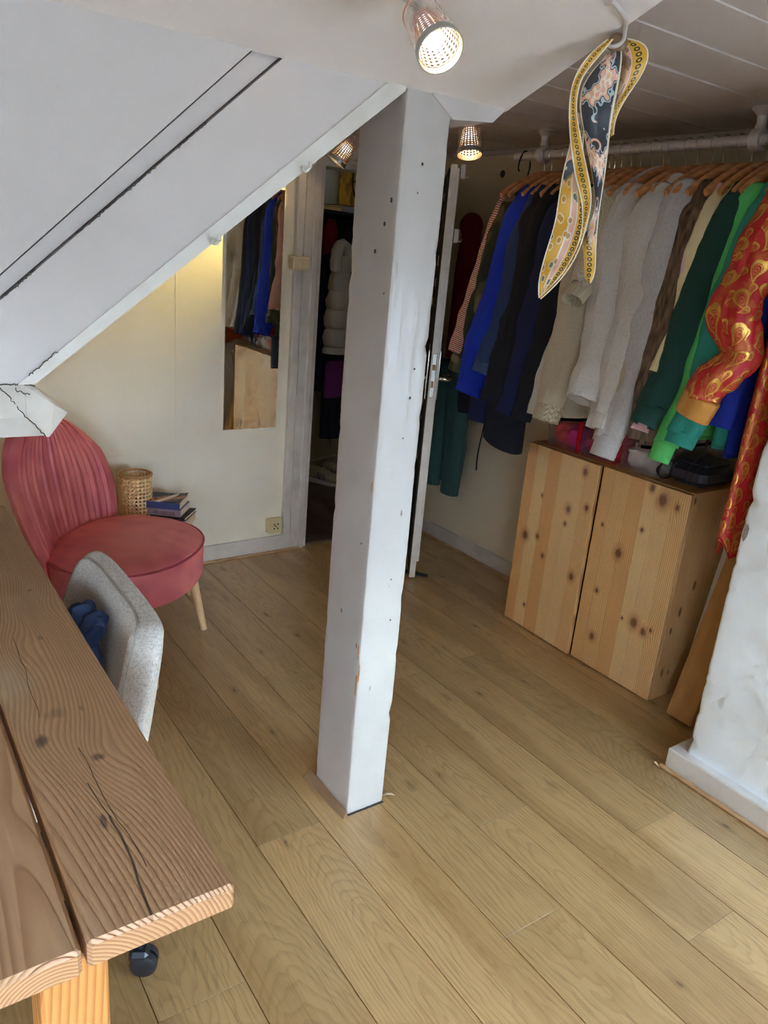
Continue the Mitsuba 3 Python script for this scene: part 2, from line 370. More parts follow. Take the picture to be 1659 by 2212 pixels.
def tear(u, v, s):
    """paisley: signed distance-like, <1 inside"""
    b = v*.9 + .5*s; x = u + .42*dr.square(v/s + .2)*s*dr.select(v > 0, 1., .3)
    w = s*(.62 - .42*v/s)
    return dr.sqrt(dr.square(x/dr.maximum(w, s*.08)) + dr.square(v/(s*1.15)))
def brocade_fn(p, n, uv):
    c = mi.Float(0.)
    for (cw, ch, s, off) in ((.062, .088, .030, 0.), (.050, .066, .016, 17.)):
        gu = uv.x/cw + off; gv = uv.y/ch + off*.37
        col = dr.floor(gu); gv = gv + .5*(col - 2*dr.floor(col/2)); row = dr.floor(gv)
        u = (gu - col - .5)*cw; v = (gv - row - .5)*ch
        a = (cell_rand(col, row, 3+off) - .5)*2.2; m = dr.select(cell_rand(col, row, 8+off) > .5, 1., -1.)
        x = (u*dr.cos(a) - v*dr.sin(a))*m; y = u*dr.sin(a) + v*dr.cos(a)
        t = tear(x, y, s)
        band = smoothstep(.62, .68, t)*(1 - smoothstep(.92, 1.0, t))
        inner = (1 - smoothstep(.55, .6, t))*smoothstep(.55, .75, .5 + .5*dr.sin(t*26))*.6
        c = dr.maximum(c, dr.maximum(band, inner))
    f1, f2, w = voronoi(uv.x*420, uv.y*420)
    speck = (1 - smoothstep(.12, .24, f2 - f1))*.55*smoothstep(.44, .66, fbm(uv.x*45, uv.y*45, 2, 2))
    return dr.clip(dr.maximum(c, speck), 0, 1)
_g = {'type': 'principled', 'base_color': rgb(srgb(206, 154, 72)), 'roughness': .36, 'metallic': .85, 'specular': .6}
_r = {'type': 'principled', 'base_color': rgb(srgb(158, 16, 18)), 'roughness': .55, 'specular': .4, 'sheen': .5}
scene['brocade'] = {'type': 'twosided', 'bsdf': {'type': 'blendbsdf', 'weight': proc(brocade_fn), 'a': _r, 'b': _g}}
mat('gold_satin', srgb(190, 130, 54), .32, .6, sheen=.4, metallic=.25)
mat('hanger_wood', proc(lambda p, n, uv: mix(srgb(196, 136, 84), srgb(150, 94, 54), noise(p.x*30, p.y*90, p.z*90))), .35, .45)
mat('osb', proc(lambda p, n, uv: mix(srgb(214, 160, 66), srgb(120, 76, 24), smoothstep(.45, .75, fbm(p.x*22, p.y*22, p.z*14, 3)))), .8, .2)
mat('puffer', srgb(206, 204, 200), .7, .25)
mat('picture_dark', proc(lambda p, n, uv: mix(srgb(30, 30, 34), srgb(176, 110, 66), smoothstep(.58, .75, noise(p.x*18, p.y*26, 1.)))), .4, .4)
mat('book_blue', srgb(62, 72, 116), .5, .4)
mat('book_lilac', srgb(158, 148, 156), .5, .4)
mat('book_lettering', srgb(84, 50, 64), .6, .2)
mat('book_black', srgb(30, 28, 28), .5, .4)
mat('book_white', srgb(226, 222, 214), .6, .3)

# ---------------------------------------------------------------- the room
BA = .0343                                   # the back wall is not quite square to the boards
BX, BN = np.array([math.cos(BA), math.sin(BA), 0]), np.array([math.sin(BA), -math.cos(BA), 0])   # along, towards the room
def BWM(p=(0, 0, 0)):                       # local frame of the back wall: x along, y towards the room, z up
    M = np.eye(4); M[:3, 0] = BX; M[:3, 1] = BN; M[:3, 3] = np.array([0, 3.346, 0]) ; return M
def bw(m):
    m = mv(m, BWM()); m.invert() if m.is_watertight and m.volume < 0 else None; return m
def bbox(x0, x1, y0, y1, z0, z1, b=.002):   # box on the back wall; y = depth into the room
    m = box(x0, x1, y0, y1, z0, z1, b); return mv(m, BWM())
def back_y(x): return 3.346 + math.tan(BA)*x

CEIL = 2.05; WX = 2.714; NX = 2.123; NY = 1.147; PW = .1937; PX0 = .7667
# floor and its planks
floor = struct('floor', cat(box(-1.4, 2.8, -.77, 3.46, -.06, -.009, 0)), 'floor_base', smooth=False)
JOINT = {3: 1.277, 2: .95, 4: .716, 0: 1.508, 6: 2.06, 5: 2.367, 7: 2.475, 9: 2.975, 1: 2.02, -1: 2.23, -2: 1.155, 8: 1.30, -3: .75}
TONE = {(3, 0): .55, (3, -1): .62, (0, 0): .42, (0, -1): .72, (1, 0): .66, (1, -1): .74, (2, -1): .60, (2, 0): .56, (4, 0): .55, (4, -1): .62, (6, -1): .30, (6, 0): .58, (5, -1): .5, (5, 0): .58, (7, -1): .5, (-1, -1): .52, (-1, 0): .5}
LEN = 1.33; pid = 0
def plank_mesh(x0, x1, y0, y1, z1=0.0, th=.009, b=.0006):
    m = box(x0, x1, y0, y1, z1-th, z1, b); return m
for r in range(-9, 11):
    x0 = PX0 + r*PW + .0009; x1 = x0 + PW - .0018
    x1 = min(x1, WX - .002)
    if x1 - x0 < .02 or x0 > WX: continue
    j = JOINT.get(r, random.uniform(0, LEN)); k0 = math.floor((-.67-j)/LEN)
    for k in range(k0, 8):
        y0, y1 = j + k*LEN + .0004, j + (k+1)*LEN - .0004
        ylim = back_y((x0+x1)/2) + .06
        y0, y1 = max(y0, -.65), min(y1, ylim)
        if y1 - y0 < .03: continue
        if x0 > NX + .02 and y1 < NY + .02: continue
        ys = [(y0, y1)]
        if x0 > NX + .02 and y0 < NY - .4: ys = [(max(y0, NY-.03), y1)]
        m = plank_mesh(x0, x1, *ys[0])
        tone = TONE.get((r, k), random.uniform(.40, .68))
        uv = np.c_[4*pid + (m.vertices[:, 0]-x0), 10*round(tone*20) + (m.vertices[:, 1] - y0) + .2]
        k_ = numbered('floor__plank'); scene[k_] = ply(m, 'oak', smooth=False, uv=uv); pid += 1

# walls
def wall_box(*a): return box(*a, 0)
DX0, DX1, DZ = 1.935, 2.665, 1.907
wb = []
for (a, b, c, d) in ((-1.4, DX0, -.05, 2.15), (DX1, 3.72, -.05, 2.15), (DX0, DX1, DZ, 2.15)):
    wb.append(bbox(a, b, -.10, 0, c, d, 0))
wall_back = struct('wall_back', cat(*wb), 'paint_wall', smooth=False)
seam = bbox(1.221, 1.225, -.001, .0012, .09, 1.75, .0005); obj('joint_strip', seam, 'paint_wall', wall_back)
wall_right = struct('wall_right', wall_box(WX, WX+.1, 1.10, 3.55, -.05, 2.15), 'paint_wall', smooth=False)
obj('screw_hole', mv(lathe([(.0, 0), (.017, .001), (.017, .002), (0, .003)], 14), frame([0, 1, 0], [0, 0, 1], [-1, 0, 0], [WX+.0005, 3.04, 1.943])), 'dark_gap', wall_right)
# the chimney breast: uneven plaster with a worn arris
def chimney():
    ny, nz = 40, 120
    P = []
    pr = [(NX, .35), (NX, NY-.012), (NX+.004, NY-.003), (NX+.014, NY), (WX+.05, NY)]
    ys = []
    for (xa, ya), (xb, yb), n in ((pr[0], pr[1], 34), (pr[1], pr[2], 2), (pr[2], pr[3], 2), (pr[3], pr[4], 14)):
        for t in np.linspace(0, 1, n, endpoint=False): ys.append((xa+(xb-xa)*t, ya+(yb-ya)*t))
    ys.append(pr[4]); ys = np.array(ys); z = np.linspace(-.02, CEIL+.04, nz)
    V = np.zeros((nz, len(ys), 3)); V[..., 0] = ys[:, 0]; V[..., 1] = ys[:, 1]; V[..., 2] = z[:, None]
    q = V*[9, 9, 9]; d = (meshkit.fbm(q, 3, 3) - .5)*.009
    edge = np.exp(-((V[..., 0]-NX)**2 + (V[..., 1]-NY)**2)/.0012)
    chip = np.clip(meshkit.fbm(V*[10, 10, 17], 4, 9) - .55, 0, 1)*edge*.05
    V[..., 0] += d*(V[..., 0] < NX+.01) + chip; V[..., 1] += d*(V[..., 0] > NX+.01)*.6 - chip*.5
    outer = trimesh.Trimesh(V.reshape(-1, 3), grid(V)[:, ::-1], process=False)
    back = box(NX+.02, WX+.05, .35, NY-.02, -.02, CEIL+.04, 0)
    end = box(NX, WX+.05, .345, .36, -.02, CEIL+.04, 0)
    return cat(outer, back, end)
wall_chimney = struct('wall_chimney', chimney(), 'plaster', smooth=True)
obj('bare_patch', hull([(NX-.0035, 1.128, .872), (NX-.003, 1.137, .862), (NX-.003, 1.137, .826), (NX-.0035, 1.130, .815), (NX-.0035, 1.122, .835), (NX-.0035, 1.122, .86), (NX+.01, 1.13, .85), (NX+.01, 1.13, .83)]), 'bare_stone', wall_chimney)
# walls outside the picture
wall_left = struct('wall_left', wall_box(-1.4, -1.3, -.77, 3.5, -.05, 2.15), 'paint_wall', smooth=False)
struct('wall_right_front', wall_box(2.70, 2.80, -.77, .42, -.05, 2.15), 'paint_wall', smooth=False)
WZ0, WZ1, WY = .45, 1.55, -.65
WINS = ((-1.15, .25, 2), (1.55, 2.66, 2))
wf = [wall_box(-1.4, 2.8, WY-.12, WY, -.05, WZ0), wall_box(-1.4, 2.8, WY-.12, WY, WZ1, 2.15)]
for a_, b_ in ((-1.4, WINS[0][0]), (WINS[0][1], WINS[1][0]), (WINS[1][1], 2.8)): wf.append(wall_box(a_, b_, WY-.12, WY, WZ0, WZ1))
struct('wall_front', cat(*wf), 'paint_wall', smooth=False)
for i_, (WXA, WXB, NP) in enumerate(WINS):
    win = f'window_{i_+1}'; tag(win, kind='structure'); ws = (WXB-WXA)/NP
    fr = [box(WXA, WXB, WY-.09, WY-.03, WZ0, WZ0+.05), box(WXA, WXB, WY-.09, WY-.03, WZ1-.05, WZ1)]
    for i in range(NP+1):
        xc = WXA + i*ws; fr.append(box(max(xc-.03, WXA), min(xc+.03, WXB), WY-.09, WY-.03, WZ0, WZ1))
    obj('frame', cat(*fr), 'paint_trim', win)
    for i in range(NP):
        xa = WXA + i*ws + .03; obj('pane', trimesh.Trimesh([[xa, WY-.06, WZ0+.05], [xa+ws-.06, WY-.06, WZ0+.05], [xa+ws-.06, WY-.06, WZ1-.05], [xa, WY-.06, WZ1-.05]], [[0, 2, 1], [0, 3, 2]], process=False), 'glass', win, smooth=False)
# ceiling: painted boards with open joints
ceiling = struct('ceiling', cat(wall_box(-1.4, 2.82, -.77, 3.56, CEIL+.022, CEIL+.12), wall_box(-1.35, 2.75, -.70, .70, CEIL, CEIL+.03)), 'ceiling_paint', smooth=False)
for k in range(-3, 12):
    y0 = 1.105 + k*.2; y1 = min(y0 + .2, 3.46)
    if y0 > 3.4 or y0 < .6: continue
    x1 = NX if y1 < NY+.01 else WX
    obj('board', box(1.20, x1 - .002, y0+.0028, y1-.0028, CEIL + random.uniform(-.001, .001), CEIL+.024, .004), 'ceiling_paint', ceiling, smooth=False)
    if k < 11: obj('caulk_joint', tube([(1.21, y1, CEIL+.006), ((1.21+x1)/2, y1+.001, CEIL+.0055), (x1-.01, y1, CEIL+.006)], .0035, 6), 'paint_white', ceiling)
# sloping soffit towards the dormer
SL = .385
def soff(y): return 1.861 + SL*(1.4975-y)
pts = []
for x in (-1.3, 1.325):
    for y in (1.500, .60):
        pts += [(x, y, soff(y)), (x, y, soff(y)+.05)]
ceiling_slope = struct('ceiling_slope', hull(pts), 'paint_soffit', smooth=False)
# roof slope behind the rafter, down to the floor on the left
xs = [(-1.35, -.02), (1.34, 2.12), (1.34, 2.16), (-1.35, .05)]
struct('ceiling_roof', extr([(-1.36, 1.85+.8*(-1.36-1.04)), (1.34, 1.85+.8*.30), (1.34, 1.90+.8*.30), (-1.36, 1.90+.8*(-1.36-1.04))], 1.66, 3.50), 'paint_soffit', smooth=False)
# dormer cheek: boarded plane around the slanting roof timber
YC = 1.50
cheek = thing('wall_cheek', None, None); tag(cheek, kind='structure')
def zl(x): return 1.855 + .80*(x-1.040)
def cheek_board(lo, hi, y0, y1, x0=-.12, x1=1.036, b=.003):
    def clipx(f):  # x where the line meets the soffit line
        return f
    zt = soff(1.5) + .012
    xk = .2
    poly = Polygon([(x0, lo(x0)), (xk, lo(xk)), (x1, lo(x1)), (x1, hi(x1)), (xk, hi(xk)), (x0, hi(x0))]).intersection(Polygon([(-2, 1.2495), (2, 1.2495), (2, zt), (-2, zt)]))
    g = poly if poly.geom_type == 'Polygon' else max(poly.geoms, key=lambda q: q.area)
    c = list(g.exterior.coords)[:-1]
    return extr(c, y0, y1)
def ray_line(z2, sl): return lambda x: z2 + (sl if x > .2 else .80)*(x-.2)      # boards taper towards the foot
low, crk = ray_line(1.187, .7975), ray_line(1.209, .826)
g1, g2 = ray_line(1.368, .900), ray_line(1.406, .940)
far = lambda x: 2.6 + 0*x
obj('edge_lath', cheek_board(low, lambda x: crk(x)-.0008, YC-.006, YC+.01), 'paint_trim', cheek, smooth=False)
obj('rafter_board', cheek_board(lambda x: low(x)+.004, lambda x: g1(x)-.003, YC-.002, YC+.165), 'paint_white', cheek, smooth=False)
obj('cover_board', cheek_board(lambda x: g1(x)+.002, lambda x: g2(x)-.006, YC+.008, YC+.04), 'paint_white', cheek, smooth=False)
obj('upper_board', cheek_board(lambda x: g2(x), far, YC-.006, YC+.04), 'paint_white', cheek, smooth=False)
obj('backing', cheek_board(lambda x: low(x)+.01, lambda x: far(x), YC+.030, YC+.05), 'paint_white', cheek, smooth=False)
for (x, z) in ((.803, 1.672), (.615, 1.520)):
    hk = tube([(x, YC-.010, z), (x, YC-.022, z-.002), (x+.003, YC-.028, z+.005), (x+.002, YC-.026, z+.014)], [.0035, .004, .0045, .003], 8)
    tag(obj('painted_nail', cat(hk, mv(lathe([(0, 0), (.007, .001), (.006, .005), (0, .006)], 12), frame([1, 0, 0], [0, 0, 1], [0, -1, 0], [x, YC-.010, z]))), 'paint_trim'),
        'white painted nail hook on the sloping board, ' + ('nearer the post' if x > .7 else 'farther down from the post'), 'hook')
# foot of the slanting timber: cracked white painted block ends
foot = thing('timber_foot', 'cracked white painted timber block at the foot of the slanting board, above the pink chair', 'beam end')
def facet(top, ridge, bot, y, yr, yb):
    P = [(x, y, z) for x, z in top] + [(x, yr, z) for x, z in ridge] + [(x, y-.004, z) for x, z in bot] + [(x, yb, z) for x, z in top] + [(x, yb, z) for x, z in bot]
    return hull(P)
obj('left_block', facet([(-.12, 1.249), (.262, 1.249)], [(-.12, 1.196), (.256, 1.195)], [(-.12, 1.156), (.292, 1.154)], YC, YC-.030, YC+.16), 'paint_trim', foot, smooth=False)
obj('right_block', hull([(.262, YC-.001, 1.247), (.279, YC, 1.245), (.305, YC-.030, 1.216), (.333, YC-.004, 1.196), (.298, YC-.008, 1.152), (.292, YC-.010, 1.153), (.2585, YC-.030, 1.195),
     (.279, YC+.15, 1.245), (.333, YC+.15, 1.196), (.298, YC+.15, 1.152), (.25, YC+.15, 1.2)]), 'paint_trim', foot, smooth=False)
def crack(pts, r=.0008):
    p = np.array(pts, float); q = []
    for a, b in zip(p[:-1], p[1:]):
        for t in np.linspace(0, 1, 5, endpoint=False): q.append(a + (b-a)*t + RNG.normal(0, .0015, 3)*[1, .2, 1])
    q.append(p[-1]); return tube(q, r, 5)
obj('crack', cat(crack([(.222, YC-.004, 1.245), (.236, YC-.012, 1.228), (.248, YC-.022, 1.210), (.257, YC-.031, 1.196), (.272, YC-.026, 1.18), (.291, YC-.011, 1.155)]),
    crack([(.20, YC-.004, 1.250), (.24, YC-.004, 1.2495), (.262, YC-.004, 1.252), (.279, YC-.006, 1.246)], .0010), crack([(.246, YC-.012, 1.245), (.256, YC-.016, 1.235), (.268, YC-.016, 1.234)], .0008)), 'dark_gap', foot)
cr = []
for x0, x1 in ((.235, .29), (.36, .52), (.545, .60)):
    cr.append(crack([(x, YC-.0035, g1(x)-.001+.001*math.sin(x*90)) for x in np.linspace(x0, x1, 9)], .0007))
cr.append(crack([(x, YC-.0065, crk(x)) for x in np.linspace(.27, .32, 6)], .0008))
obj('paint_crack', cat(*cr), 'dark_gap', cheek)
# wedge beam end beside the post top
we = hull([(1.104, 1.492, 1.861), (1.168, 1.492, 1.819), (1.285, 1.494, 1.831), (1.320, 1.496, 1.862), (1.104, 1.4965, 1.90), (1.168, 1.60, 1.819), (1.285, 1.66, 1.831), (1.32, 1.66, 1.90), (1.168, 1.6, 1.90)])
tag(obj('plate_wedge', we, 'paint_white', smooth=False), 'white painted wedge under the soffit at the right of the post top', 'beam end')

# post
post = thing('post', 'white painted square timber post standing in the middle of the oak floor', 'post')
def post_mesh():
    x0, x1, y0, y1 = 1.041, 1.167, 1.497, 1.679; c = .004; nz = 90
    cor = [(x0+c, y0), (x1-c, y0), (x1, y0+c), (x1, y1-c), (x1-c, y1), (x0+c, y1), (x0, y1-c), (x0, y0+c)]
    ring = []
    for i in range(8):
        a, b = np.array(cor[i]), np.array(cor[(i+1) % 8]); n = 10 if np.linalg.norm(b-a) > .02 else 1
        ring += [a + (b-a)*t for t in np.linspace(0, 1, n, endpoint=False)]
    ring = np.array(ring); z = np.linspace(-.002, 1.90, nz)
    V = np.zeros((nz, len(ring), 3)); V[..., :2] = ring; V[..., 2] = z[:, None]
    c0 = np.array([(x0+x1)/2, (y0+y1)/2]); d = V[..., :2]-c0; d /= np.linalg.norm(d, axis=-1, keepdims=True)
    a = (meshkit.fbm(V*[26, 26, 5], 3, 4)-.5)*.0024
    e = np.minimum(abs(V[..., 0]-x0), abs(V[..., 0]-x1)) + np.minimum(abs(V[..., 1]-y0), abs(V[..., 1]-y1))
    dent = -np.clip(meshkit.fbm(V*[40, 40, 34], 2, 11)-.60, 0, 1)*.03*(e < .014)
    V[..., :2] += d*(a+dent)[..., None]
    return loft(V)
obj('shaft', post_mesh(), 'paint_post', post, smooth=40)
def marks(specs):
    ms = []
    for (f, a, z, w, h) in specs:
        if f == 'front': ms.append(mv(box(-w, w, -.0008, .0008, -h, h, .0005), frame([1, 0, 0], [0, 1, 0], [0, 0, 1], [a, 1.4955, z])))
        else: ms.append(mv(box(-w, w, -.0008, .0008, -h, h, .0005), frame([0, 1, 0], [-1, 0, 0], [0, 0, 1], [1.0395, a, z])))
    return cat(*ms)
obj('nail_hole', marks([('front', 1.098, 1.72, .002, .003), ('front', 1.092, 1.66, .001, .002), ('front', 1.13, 1.27, .002, .002), ('front', 1.125, 1.2, .002, .003), ('front', 1.12, .72, .0015, .0015), ('front', 1.13, .60, .0015, .002), ('left', 1.52, 1.64, .003, .005), ('left', 1.54, 1.59, .003, .004), ('left', 1.57, 1.53, .003, .004), ('left', 1.52, 1.44, .0015, .002), ('left', 1.53, .82, .002, .002), ('front', 1.115, 1.10, .0015, .0015)]), 'dark_gap', post)
obj('paint_chip', marks([('left', 1.60, .60, .0035, .006), ('left', 1.503, .52, .0015, .02), ('left', 1.502, .42, .002, .03), ('front', 1.0425, .46, .0015, .025), ('left', 1.503, .98, .0012, .012)]), 'cardboard', post); tag(post + '__paint_chip', kind='stuff'); tag(post + '__nail_hole', kind='stuff')
strip_m = hull([(1.012, 1.700, 0), (1.040, 1.715, 0), (1.039, 1.492, 0), (1.022, 1.484, 0), (1.020, 1.700, .006), (1.040, 1.712, .014), (1.0385, 1.494, .014), (1.026, 1.487, .006)])
tag(obj('edge_strip', strip_m, 'strip_wood', smooth=False), 'thin oak moulding strip on the floor along the left side of the post foot', 'moulding')
tag(obj('edge_strip', tube([(1.172, 1.512, .004), (1.186, 1.506, .012), (1.200, 1.503, .010), (1.210, 1.497, .003)], [.003, .006, .006, .002], 6, flat=.5), 'paint_edge'), 'torn bit of moulding at the right corner of the post foot', 'moulding')
tag(obj('gap_strip', box(1.043, 1.166, 1.490, 1.4985, -.001, .0012, .0004), 'dark_gap', smooth=False), 'dark open gap line in front of the post foot', 'floor gap')

# baseboards and floor mouldings
def bb_back(x0, x1): return cat(bbox(x0, x1, 0, .016, 0, .088, .003))
struct('baseboard_back', bb_back(-1.3, 1.868), 'paint_trim', smooth=False)
struct('trim_1', cat(bbox(-1.3, 1.90, .016, .032, -.001, .012, .004)), 'oak_trim', smooth=False)
bbm = cat(box(WX-.016, WX, NY+.02, 3.42, 0, .085, .003))
struct('baseboard_right', bbm, 'paint_trim', smooth=False)
struct('trim_2', box(WX-.032, WX-.016, NY+.05, 3.42, -.001, .012, .004), 'oak_trim', smooth=False)
struct('baseboard_chimney', cat(box(NX-.036, NX+.004, .35, NY+.045, 0, .076, .004), box(NX-.036, WX, NY-.01, NY+.045, 0, .076, .004)), 'paint_trim', smooth=30)
struct('trim_3', cat(box(NX-.052, NX-.036, .35, NY+.058, -.001, .012, .005), ), 'oak_trim', smooth=False)
obj('torn_edge', tube([(NX-.055, NY+.05, .004), (NX-.058, NY+.065, .014), (NX-.048, NY+.082, .008)], [.003, .005, .001], 6, flat=.4), 'paint_edge', 'trim_3')
struct('trim_4', cat(box(WX-.02, WX, NY, 3.42, CEIL-.024, CEIL, .004)), 'paint_white', smooth=False)
struct('trim_5', bbox(1.30, 2.75, 0, .02, CEIL-.03, CEIL, .004), 'paint_white', smooth=False)

# door frame
dfm = thing('door_frame', None, None); tag(dfm, kind='structure')
obj('architrave', cat(bbox(1.845, DX0-.012, 0, .018, 0, DZ+.07, .003), bbox(1.888, DX0-.012, .016, .026, 0, DZ+.02, .004)), 'paint_trim', dfm, smooth=False)
obj('head_architrave', cat(bbox(1.845, 2.74, 0, .018, DZ+.008, DZ+.075, .003), bbox(1.888, 2.74, .016, .026, DZ+.006, DZ+.030, .004)), 'paint_trim', dfm, smooth=False)
obj('architrave', bbox(DX1+.008, 2.745, 0, .016, 0, DZ+.02, .003), 'paint_trim', dfm, smooth=False)
obj('jamb', cat(bbox(DX0-.014, DX0+.012, -.11, .012, 0, DZ+.01, .002), bbox(DX0-.004, DX0+.024, -.11, -.04, 0, DZ, .002)), 'paint_trim', dfm, smooth=False)
obj('jamb', bbox(DX1-.012, DX1+.010, -.11, .012, 0, DZ+.01, .002), 'paint_trim', dfm, smooth=False)
obj('head_jamb', bbox(DX0-.01, DX1+.01, -.11, .012, DZ-.012, DZ+.012, .002), 'paint_trim', dfm, smooth=False)
obj('threshold', bbox(DX0+.012, DX1-.012, -.11, -.005, -.008, .012, .004), 'hall_floor', dfm, smooth=False)
struct('trim_6', bbox(1.798, 1.838, 0, .028, .088, 2.03, .003), 'paint_trim', smooth=False)

# door leaf, open into the room, seen edge on
HP, EP = np.array([2.668, 3.405, 0]), np.array([2.222, 2.795, 0])
dl = np.linalg.norm(EP-HP); dX = (EP-HP)/dl; dY = np.array([dX[1], -dX[0], 0])      # local x from hinge to edge; y towards the doorway side
DM = frame(dX, np.cross([0, 0, 1], dX), [0, 0, 1], HP)
def dbox(*a, b=.002): return mv(box(*a, b), DM)
door = thing('door_1', None, None); tag(door, kind='structure')
sgn = 1 if (DM[:3, 1] @ np.array([1, -1, 0])) > 0 else -1      # +1: local y points to the right-hand face
obj('leaf', cat(dbox(0, dl, -.017, .013, .012, 1.915), dbox(0, dl-.0, .010 if sgn > 0 else -.024, .024 if sgn > 0 else -.010, .10, 1.90)), 'paint_trim', door, smooth=False)
yl = -.017*sgn if sgn > 0 else .024
yl = -.018 if sgn > 0 else .014
obj('dark_face', dbox(.004, dl-.004, min(yl, yl-.006*sgn), max(yl, yl-.006*sgn), .02, 1.90), 'black_matte', door, smooth=False)
tag(door + '__dark_face', 'black painted face towards the doorway')
rr = random.Random(3)
for i in range(14):
    z = .55 + i*.095; a = rr.uniform(.35, .70); w = rr.uniform(.02, .045)
    yy = yl - .008*sgn
    obj('sticker', dbox(a, min(a+w*2, dl-.01), min(yy, yy-.001*sgn), max(yy, yy-.001*sgn), z, z+w, b=.0003), rr.choice(['cloth_cream', 'cloth_dark_red', 'cloth_tan', 'cloth_light_grey', 'cloth_slate']), door, smooth=False)
obj('lock_plate', cat(dbox(dl-.001, dl+.0015, -.011, .009, .92, 1.12)), 'steel_dull', door, smooth=False)
obj('latch', cat(dbox(dl, dl+.006, -.008, .006, 1.045, 1.07), dbox(dl, dl+.003, -.007, .005, .965, .995)), 'paint_edge', door, smooth=False)
for s in (1, -1):
    ysf = (.024 if s*sgn > 0 else .017) if sgn > 0 else (.013 if s*sgn > 0 else .024)
    ysf = .026 if s == sgn else .026
    y0 = s*ysf
    obj('handle_plate', dbox(dl-.075, dl-.045, min(y0-s*.004, y0+s*.004), max(y0-s*.004, y0+s*.004), .90, 1.13, b=.003), 'chrome', door)
    p = [(dl-.06, y0, 1.0), (dl-.06, y0+s*.035, 1.0), (dl-.063, y0+s*.050, 1.0), (dl-.08, y0+s*.056, 1.0), (dl-.17, y0+s*.054, 1.0)]
    obj('handle', mv(tube(smooth_path(p, 20), .0095, 12), DM), 'chrome', door)
tag(door, kind='structure')
for z in (1.89, 1.63):
    pk = mv(cat(box(dl-.045, dl-.02, sgn*.026 if sgn > 0 else -.050, .050 if sgn > 0 else -.026, z-.03, z+.03, .003), tube([(dl-.033, sgn*.05, z-.02), (dl-.033, sgn*.062, z-.022), (dl-.033, sgn*.064, z-.010)], .004, 8)), DM)
    tag(obj('door_hook', pk, 'paint_white'), 'small white hook block on the right face of the open door, ' + ('near its top' if z > 1.8 else 'the lower one'), 'hook')
wedge = hull([(-.10, -.018, 0), (-.10, .018, 0), (.10, -.018, 0), (.10, .018, 0), (-.10, -.018, .036), (-.10, .018, .036), (.10, -.018, .006), (.10, .018, .006)])
# tucked under the leaf edge
tag(obj('door_wedge', mv(hull([(-.08, -.02, 0), (-.08, .02, 0), (.08, -.02, 0), (.08, .02, 0), (-.08, -.02, .010), (-.08, .02, .010), (.08, -.015, .004), (.08, .015, .004)]), frame(unit([.55, -.6, 0]), unit([.6, .55, 0]), [0, 0, 1], [2.27, 2.86, 0.0])), 'black_plastic', smooth=False), 'black rubber wedge under the open door', 'door wedge')

# ---------------------------------------------------------------- mirror, switch, socket
mir = thing('mirror', 'tall narrow frameless mirror hung on the cream wall beside the door frame', 'mirror')
MM = BWM() @ RZ(math.radians(MIR_A), (1.595, .006, 0))
obj('backing', mv(box(-.137, .137, -.002, .002, .672, 1.763, .0005), MM), 'steel_dull', mir, smooth=False)
obj('glass_face', mv(box(-.139, .139, .002, .006, .670, 1.765, .0004), MM), 'mirror_silver', mir, smooth=False)
sw = thing('light_switch', 'cream plastic surface light switch beside the door frame', 'light switch')
obj('body', bbox(1.770, 1.862, .018, .058, 1.425, 1.487, .004), 'cream_plastic', sw)
obj('rocker', bbox(1.800, 1.850, .055, .063, 1.433, 1.472, .002), 'cream_plastic', sw)
so = thing('wall_socket', 'beige plastic surface socket low on the cream wall by the baseboard', 'socket')
obj('body', bbox(1.708, 1.784, .0, .040, .112, .190, .005), 'beige_plastic', so)
hs = []
for dx, dz in ((-.008, .010), (.012, .012), (.012, -.012), (-.010, -.012), (0.0, 0.0)):
    hs.append(mv(lathe([(0, 0), (.0042, 0), (.0042, .0012), (0, .0012)], 10), BWM() @ frame([1, 0, 0], [0, 0, 1], [0, 1, 0], [1.746+dx, .0395, .151+dz])))
obj('hole', cat(*hs), 'black_matte', so)
wc = smooth_path([(1.786, .012, .13), (1.80, .010, .105), (1.83, .012, .093), (1.868, .020, .092), (1.875, .022, .08), (1.893, .029, .03), (1.90, .030, .006)], 24)
tag(obj('thin_cable', bw(tube(wc, .0022, 6)), 'cream_plastic'), 'thin white cable running from the socket down beside the door frame', 'cable')

